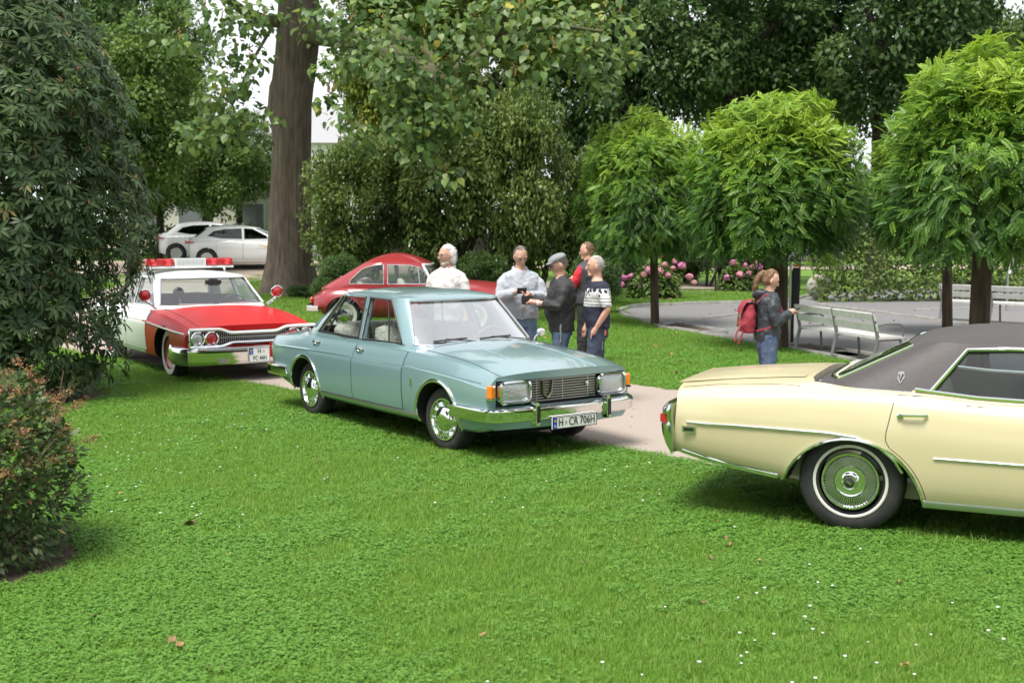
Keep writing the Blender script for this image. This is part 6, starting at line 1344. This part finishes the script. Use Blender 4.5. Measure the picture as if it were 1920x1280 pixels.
# man in patterned navy pullover
def pattern_mat():
    m = mat('pullover_navy', (.018, .022, .042), .9, bump=.4, bscale=160); nt = m.node_tree; p = nt.nodes['Principled BSDF']; tc = [n for n in nt.nodes if n.type == 'TEX_COORD'][0]
    sp = nt.nodes.new('ShaderNodeSeparateXYZ'); nt.links.new(tc.outputs['Object'], sp.inputs[0])
    def mth(op, a, b=None, c=None):
        n = nt.nodes.new('ShaderNodeMath'); n.operation = op
        for k, v in enumerate((a, b, c)):
            if v is None: continue
            if isinstance(v, (int, float)): n.inputs[k].default_value = v
            else: nt.links.new(v, n.inputs[k])
        return n.outputs[0]
    z = sp.outputs['Z']; band = mth('MULTIPLY', mth('GREATER_THAN', z, 1.165), mth('LESS_THAN', z, 1.375)); vo = nt.nodes.new('ShaderNodeTexVoronoi'); vo.inputs['Scale'].default_value = 19; nt.links.new(tc.outputs['Object'], vo.inputs['Vector'])
    snow = mth('MULTIPLY', mth('GREATER_THAN', z, 1.275), mth('LESS_THAN', vo.outputs['Distance'], mth('MULTIPLY_ADD', mth('SUBTRACT', z, 1.275), 3.2, .25))); lines = mth('MULTIPLY', mth('LESS_THAN', z, 1.275), mth('LESS_THAN', mth('FRACT', mth('MULTIPLY', z, 27)), .2)); dark = mth('MAXIMUM', snow, lines); w_ = mth('MULTIPLY', band, mth('SUBTRACT', 1.0, dark))
    mx = nt.nodes.new('ShaderNodeMix'); mx.data_type = 'RGBA'; mx.inputs['A'].default_value = (.018, .022, .042, 1); mx.inputs['B'].default_value = (.62, .62, .60, 1); nt.links.new(w_, mx.inputs['Factor']); nt.links.new(mx.outputs['Result'], p.inputs['Base Color']); return m
s_ = Person('grey haired man in navy pullover with white patterned yoke, hand in pocket', (1.02, 14.75), R(-172), 1.75, (((-.06, .27, 1.14), (.06, .20, .92)), ((.02, -.25, 1.13), (.10, -.20, .92)), .3), head_yaw=R(-6), head_pitch=R(4), broad=1.04, belly=.02, legs=((.10, .02), (-.08, 0)))
s_.hair(GREYH); s_.garment('pullover', pattern_mat(), .90, 1.46, .022, .5, .02, st=.024); s_.trousers(DENIM_D); s_.shoes(SHOE)
B = MB(); B.tube([(.05, .165, .93), (.02, .185, .86), (-.02, .19, .74), (-.01, .185, .66)], .007, 5); B.build('key_chain', STEEL, s_.root); B = MB(); B.box((-.05, .19, .86), (.02, .012, .06)); B.build('key_fob', mat('fob_orange', (.7, .16, .03), .5), s_.root)
# woman with red rucksack
f = Person('woman in dark hooded jacket with ponytail looking down at her phone', (2.88, 14.0), R(4), 1.61, (((.04, .22, 1.13), (.25, .09, 1.22)), ((.04, -.22, 1.13), (.25, -.08, 1.23)), .9), head_yaw=R(0), head_pitch=R(24), broad=.98, skin=(.60, .37, .28), legs=((.03, 0), (-.03, 0)))
f.hair(BLONDE, 'long'); JB = mat('jacket_navy', (.025, .03, .036), .5, col2=(.036, .042, .05), scale=8, bump=.3, bscale=40)
f.garment('jacket', JB, .90, 1.47, .034, 1.0, .035, hood=True, st=.03); f.trousers(DENIM, .014); f.shoes(SHOE_L)
RS = mat('rucksack_red', (.30, .03, .045), .8, col2=(.24, .022, .035), scale=12, bump=.4, bscale=60)
M = Matrix.Translation((2.88, 14.0, 0)) @ Matrix.Rotation(R(4), 4, 'Z') @ Matrix.Scale(1.61/1.75, 4)
rk = thing('rucksack', 'red fabric rucksack with flap and straps on the woman\'s back', 'rucksack'); rk.matrix_world = M
B = MB(); B.rings([[(cx+a*math.cos(q), b*math.copysign(abs(math.sin(q))**.8, math.sin(q)), z) for q in [2*math.pi*j/20 for j in range(20)]] for (cx, a, b, z) in ((-.235, .05, .09, .985), (-.25, .095, .135, 1.01), (-.255, .105, .145, 1.10), (-.24, .09, .135, 1.22), (-.225, .065, .11, 1.32), (-.215, .04, .08, 1.36))]); me = remeshed(B, .012, 2, .03, .8, 'bag'); me.materials.append(RS); me.shade_smooth(); obj('bag', me, rk)
B = MB(); B.rings([[(x, y, z+.02*math.cos(y*9)) for y in np.linspace(-.12, .12, 7)] for x, z in ((-.16, 1.35), (-.22, 1.385), (-.29, 1.36), (-.335, 1.29), (-.35, 1.22))], cap=False, closed=False); B.build('flap', RS, rk, 60)
for sg in (-1, 1): B = MB(); B.sweep([(-.16, sg*.10, 1.36), (-.06, sg*.125, 1.465), (.05, sg*.135, 1.43), (.135, sg*.14, 1.30), (.10, sg*.165, 1.16), (-.02, sg*.19, 1.06), (-.17, sg*.14, 1.02)],   .028, .008, lambda i: ((-.2, 0, 1), (0, sg*.3, 1), (.7, sg*.3, .7), (1, sg*.3, 0), (.7, sg*.7, 0), (0, sg, 0), (0, sg, 0))[i]); B.build('shoulder_strap', RS, rk, 60)
for y in (-.05, .05): B = MB(); B.tube([(-.34, y, 1.24), (-.355, y, 1.15), (-.36, y*1.2, 1.06)], .010, 5); B.build('buckle_strap', mat('leather_tan', (.22, .10, .06), .6), rk)
B = MB(); B.tube([(-.34, -.10, 1.10), (-.41, -.12, 1.0), (-.43, -.13, .90), (-.39, -.12, .86), (-.35, -.11, .95), (-.32, -.10, 1.02)], .012, 6); B.build('loose_strap', RS, rk)
B = MB(); B.box((.365, 0, 1.27), (.085, .07, .010), Matrix.Rotation(-.55, 3, 'Y')); o = tag(B.build('phone', BLACKP, None, 0), 'slim phone held by the woman with the red rucksack', 'phone'); o.matrix_world = M
B = MB(); B.blob((-.118, 0, 1.66+.02), (.02, .028, .028)); B.build('hair_tie', BLACKP, f.root)
# ------------------------------------------------------------------ benches, posts and small things
SLAT = mat('bench_slat', (.68, .665, .65), .6, col2=(.57, .56, .54), scale=9, bump=.15, bscale=40); FRAME = mat('bench_frame', (.20, .205, .21), .5, .4)
def bench(label, p0, p1, arm_at_end=True):
    """p0, p1: world ends of the back line; seat lies to the left of p0 -> p1"""
    d = Vector((p1[0]-p0[0], p1[1]-p0[1])); L = d.length; root = thing('park_bench', label, 'bench', (p0[0], p0[1], 0), math.atan2(d.y, d.x), 'slatted benches on the court')
    ct = lambda y, z: (y, z)
    for k, (y, z, w, t, tl) in enumerate([(.03, .755, .11, .026, 1.30), (.075, .60, .11, .026, 1.30)]):       # back boards, each in two lengths
        for (a, b) in ((0, L/2-.015), (L/2+.015, L)): B = MB(); B.box(((a+b)/2, y, z), (b-a, w, t), Matrix.Rotation(-tl, 3, 'X')); B.build('back_board', SLAT, root, 0)
    for y in (.16, .275, .39, .505): B = MB(); B.box((L/2, y, .435+.012*(y-.16)), (L, .10, .032)); B.build('seat_board', SLAT, root, 0)
    for x in (.03, L/2, L-.03):
        B = MB(); B.tube([(x, .02, .82), (x, .07, .60), (x, .115, .42), (x, .06, .20), (x, .02, .0)], [.022, .025, .03, .026, .024], 6); B.build('leg', FRAME, root)
        B = MB(); B.tube([(x, .10, .415), (x, .50, .42), (x, .50, .40), (x, .53, .0)], .022, 6); B.build('leg', FRAME, root)
    for x in (.03, L-.03): B = MB(); B.tube([(x, .09, .62), (x, .25, .645), (x, .48, .64), (x, .54, .60), (x, .54, .42)], .018, 6); B.build('arm_rest', FRAME, root)
    return root
a0, a1 = gpt(1486, 661).to_2d(), gpt(1648, 693).to_2d(); dd = (a1-a0).normalized(); bench('pale slatted bench standing beside the woman and the stout tree trunk', a0, a0+dd*2.35)
b0 = gpt(1758, 601).to_2d(); bench('pale slatted bench further out on the court behind the largest tree', b0, b0+Vector((1.5, -1.55)).normalized()*2.35)
# information posts
def info_post(label, px, py, d, box=True, group='posts with orange tops'):
    P = gpt(px, py); P = Vector(((px-960)/CAM_F*d, d, 0)); root = thing('info_post', label, 'post', P, 0, group)
    if box:
        B = MB(); B.box((0, 0, .65), (.05, .045, 1.3)); B.build('post', BLACKP, root, 0)
        B = MB(); B.box((.055, -.005, 1.02), (.13, .06, .66)); o = B.build('panel', BLACKP, root, 0); md = o.modifiers.new('b', 'BEVEL'); md.width = .02; md.segments = 2
        B = MB(); B.box((.055, 0, 1.385), (.11, .055, .05)); B.build('cap', mat('cap_orange', (.75, .32, .02), .5), root, 0)
    else:
        B = MB(); B.tube([(0, 0, 0), (0, 0, 1.4)], .03, 10); B.build('post', STEEL, root); B = MB(); B.box((.06, -.03, 1.15), (.11, .02, .45)); B.build('panel', PLATEW, root, 0); B = MB(); B.box((.06, -.03, 1.41), (.10, .03, .07)); B.build('cap', mat('cap_orange', (.75, .32, .02), .5), root, 0)
info_post('black post with a tall black panel and orange cap beside the stout tree', 1487, 640, 22.4)
B = MB(); B.tube([(0, 0, 0), (0, 0, 1.42)], .03, 10); o = tag(B.build('steel_post', STEEL, None), 'plain light grey steel post close behind the black panel', 'post'); o.location = ((1483-960)/CAM_F*22.9, 22.9, 0)
info_post('pale post with white sign and orange top at the hedge', 1889, 560, 30.5, False)
# small white sign on a stake near the trunk
x, y = (617-960)/CAM_F*36, 36; root = thing('info_sign', 'small white information sign on a thin stake beside the huge trunk', 'sign', (x, y, hz(x, y))); B = MB(); B.tube([(0, 0, 0), (0, 0, .75)], .014, 6); B.build('stake', STEEL, root); B = MB(); B.box((.03, -.02, .80), (.26, .015, .30), Matrix.Rotation(-.4, 3, 'X')); B.build('panel', PLATEW, root, 0)
# stone ball, low fence, blue sign, building
B = MB(); B.blob((0, 0, .36), (.36, .36, .36), 24, 16); o = tag(B.build('stone_ball', mat('stone_pale', (.42, .40, .34), .9, col2=(.30, .29, .25), scale=4, bump=.4, bscale=20), None, 179), 'large pale stone ball beyond the court', 'stone ball'); o.location = (8.7, 35.2, 0)
root = thing('rail_fence', 'thin dark metal rail fence beyond the court', 'fence', (7.6, 38.5, 0))
for k in range(7): B = MB(); B.tube([(k*1.3-2.6, 0, 0), (k*1.3-2.6, 0, 1.05)], .025, 6); B.build('fence_post', BLACKP, root)
for z in (.98, .5, .12): B = MB(); B.tube([(-2.6, 0, z), (5.2, 0, z)], .014, 5); B.build('rail', BLACKP, root)
def house(label, x, y, w, d, h, roof, wins, yaw=0, m=None):
    root = thing('house', label, 'building', (x, y, hz(x, y)-.1), yaw); WALL = m or mat('render_cream', (.62, .60, .53), .85, col2=(.56, .54, .48), scale=2)
    B = MB(); B.box((0, 0, h/2), (w, d, h)); B.build('wall', WALL, root, 0)
    B = MB(); B.rings([[(sx*(w/2+.3), sy*(d/2+.3), h) for sx, sy in ((-1, -1), (1, -1), (1, 1), (-1, 1))], [(sx*(w/2-roof), sy*.05, h+roof) for sx, sy in ((-1, -1), (1, -1), (1, 1), (-1, 1))]]); B.build('roof', mat('roof_grey', (.30, .30, .31), .8), root, 0)
    for (wx, wz, ww, wh, nm) in wins:
        B = MB(); B.box((wx, -d/2-.01, wz), (ww, .08, wh)); o = B.build(nm, mat('frame_white', (.6, .6, .58), .6) if nm == 'window' else mat('door_green', (.20, .23, .18), .6), root, 0)
        if nm == 'window': B = MB(); B.box((wx, -d/2-.045, wz), (ww-.14, .03, wh-.14)); B.build('pane', mat('pane_dark', (.16, .17, .18), .15), o, 0)
house('low pale building with a door glimpsed behind the white cars', -12.2, 57, 9, 6, 2.9, 1.6, [(2.9, 1.05, 1.0, 2.1, 'door'), (.9, 1.6, 1.3, 1.2, 'window'), (-1.6, 1.6, 1.3, 1.2, 'window'), (-3.4, 1.6, 1.1, 1.2, 'window')])
house('long white building glimpsed through the leaves right of the huge trunk', -9.5, 76, 16, 8, 5.6, 2.4, [(-5+2.4*i, 3.9, 1.2, 1.3, 'window') for i in range(5)] + [(-5+2.4*i, 1.4, 1.2, 1.4, 'window') for i in range(5)], 0, mat('render_white', (.70, .70, .69), .85))
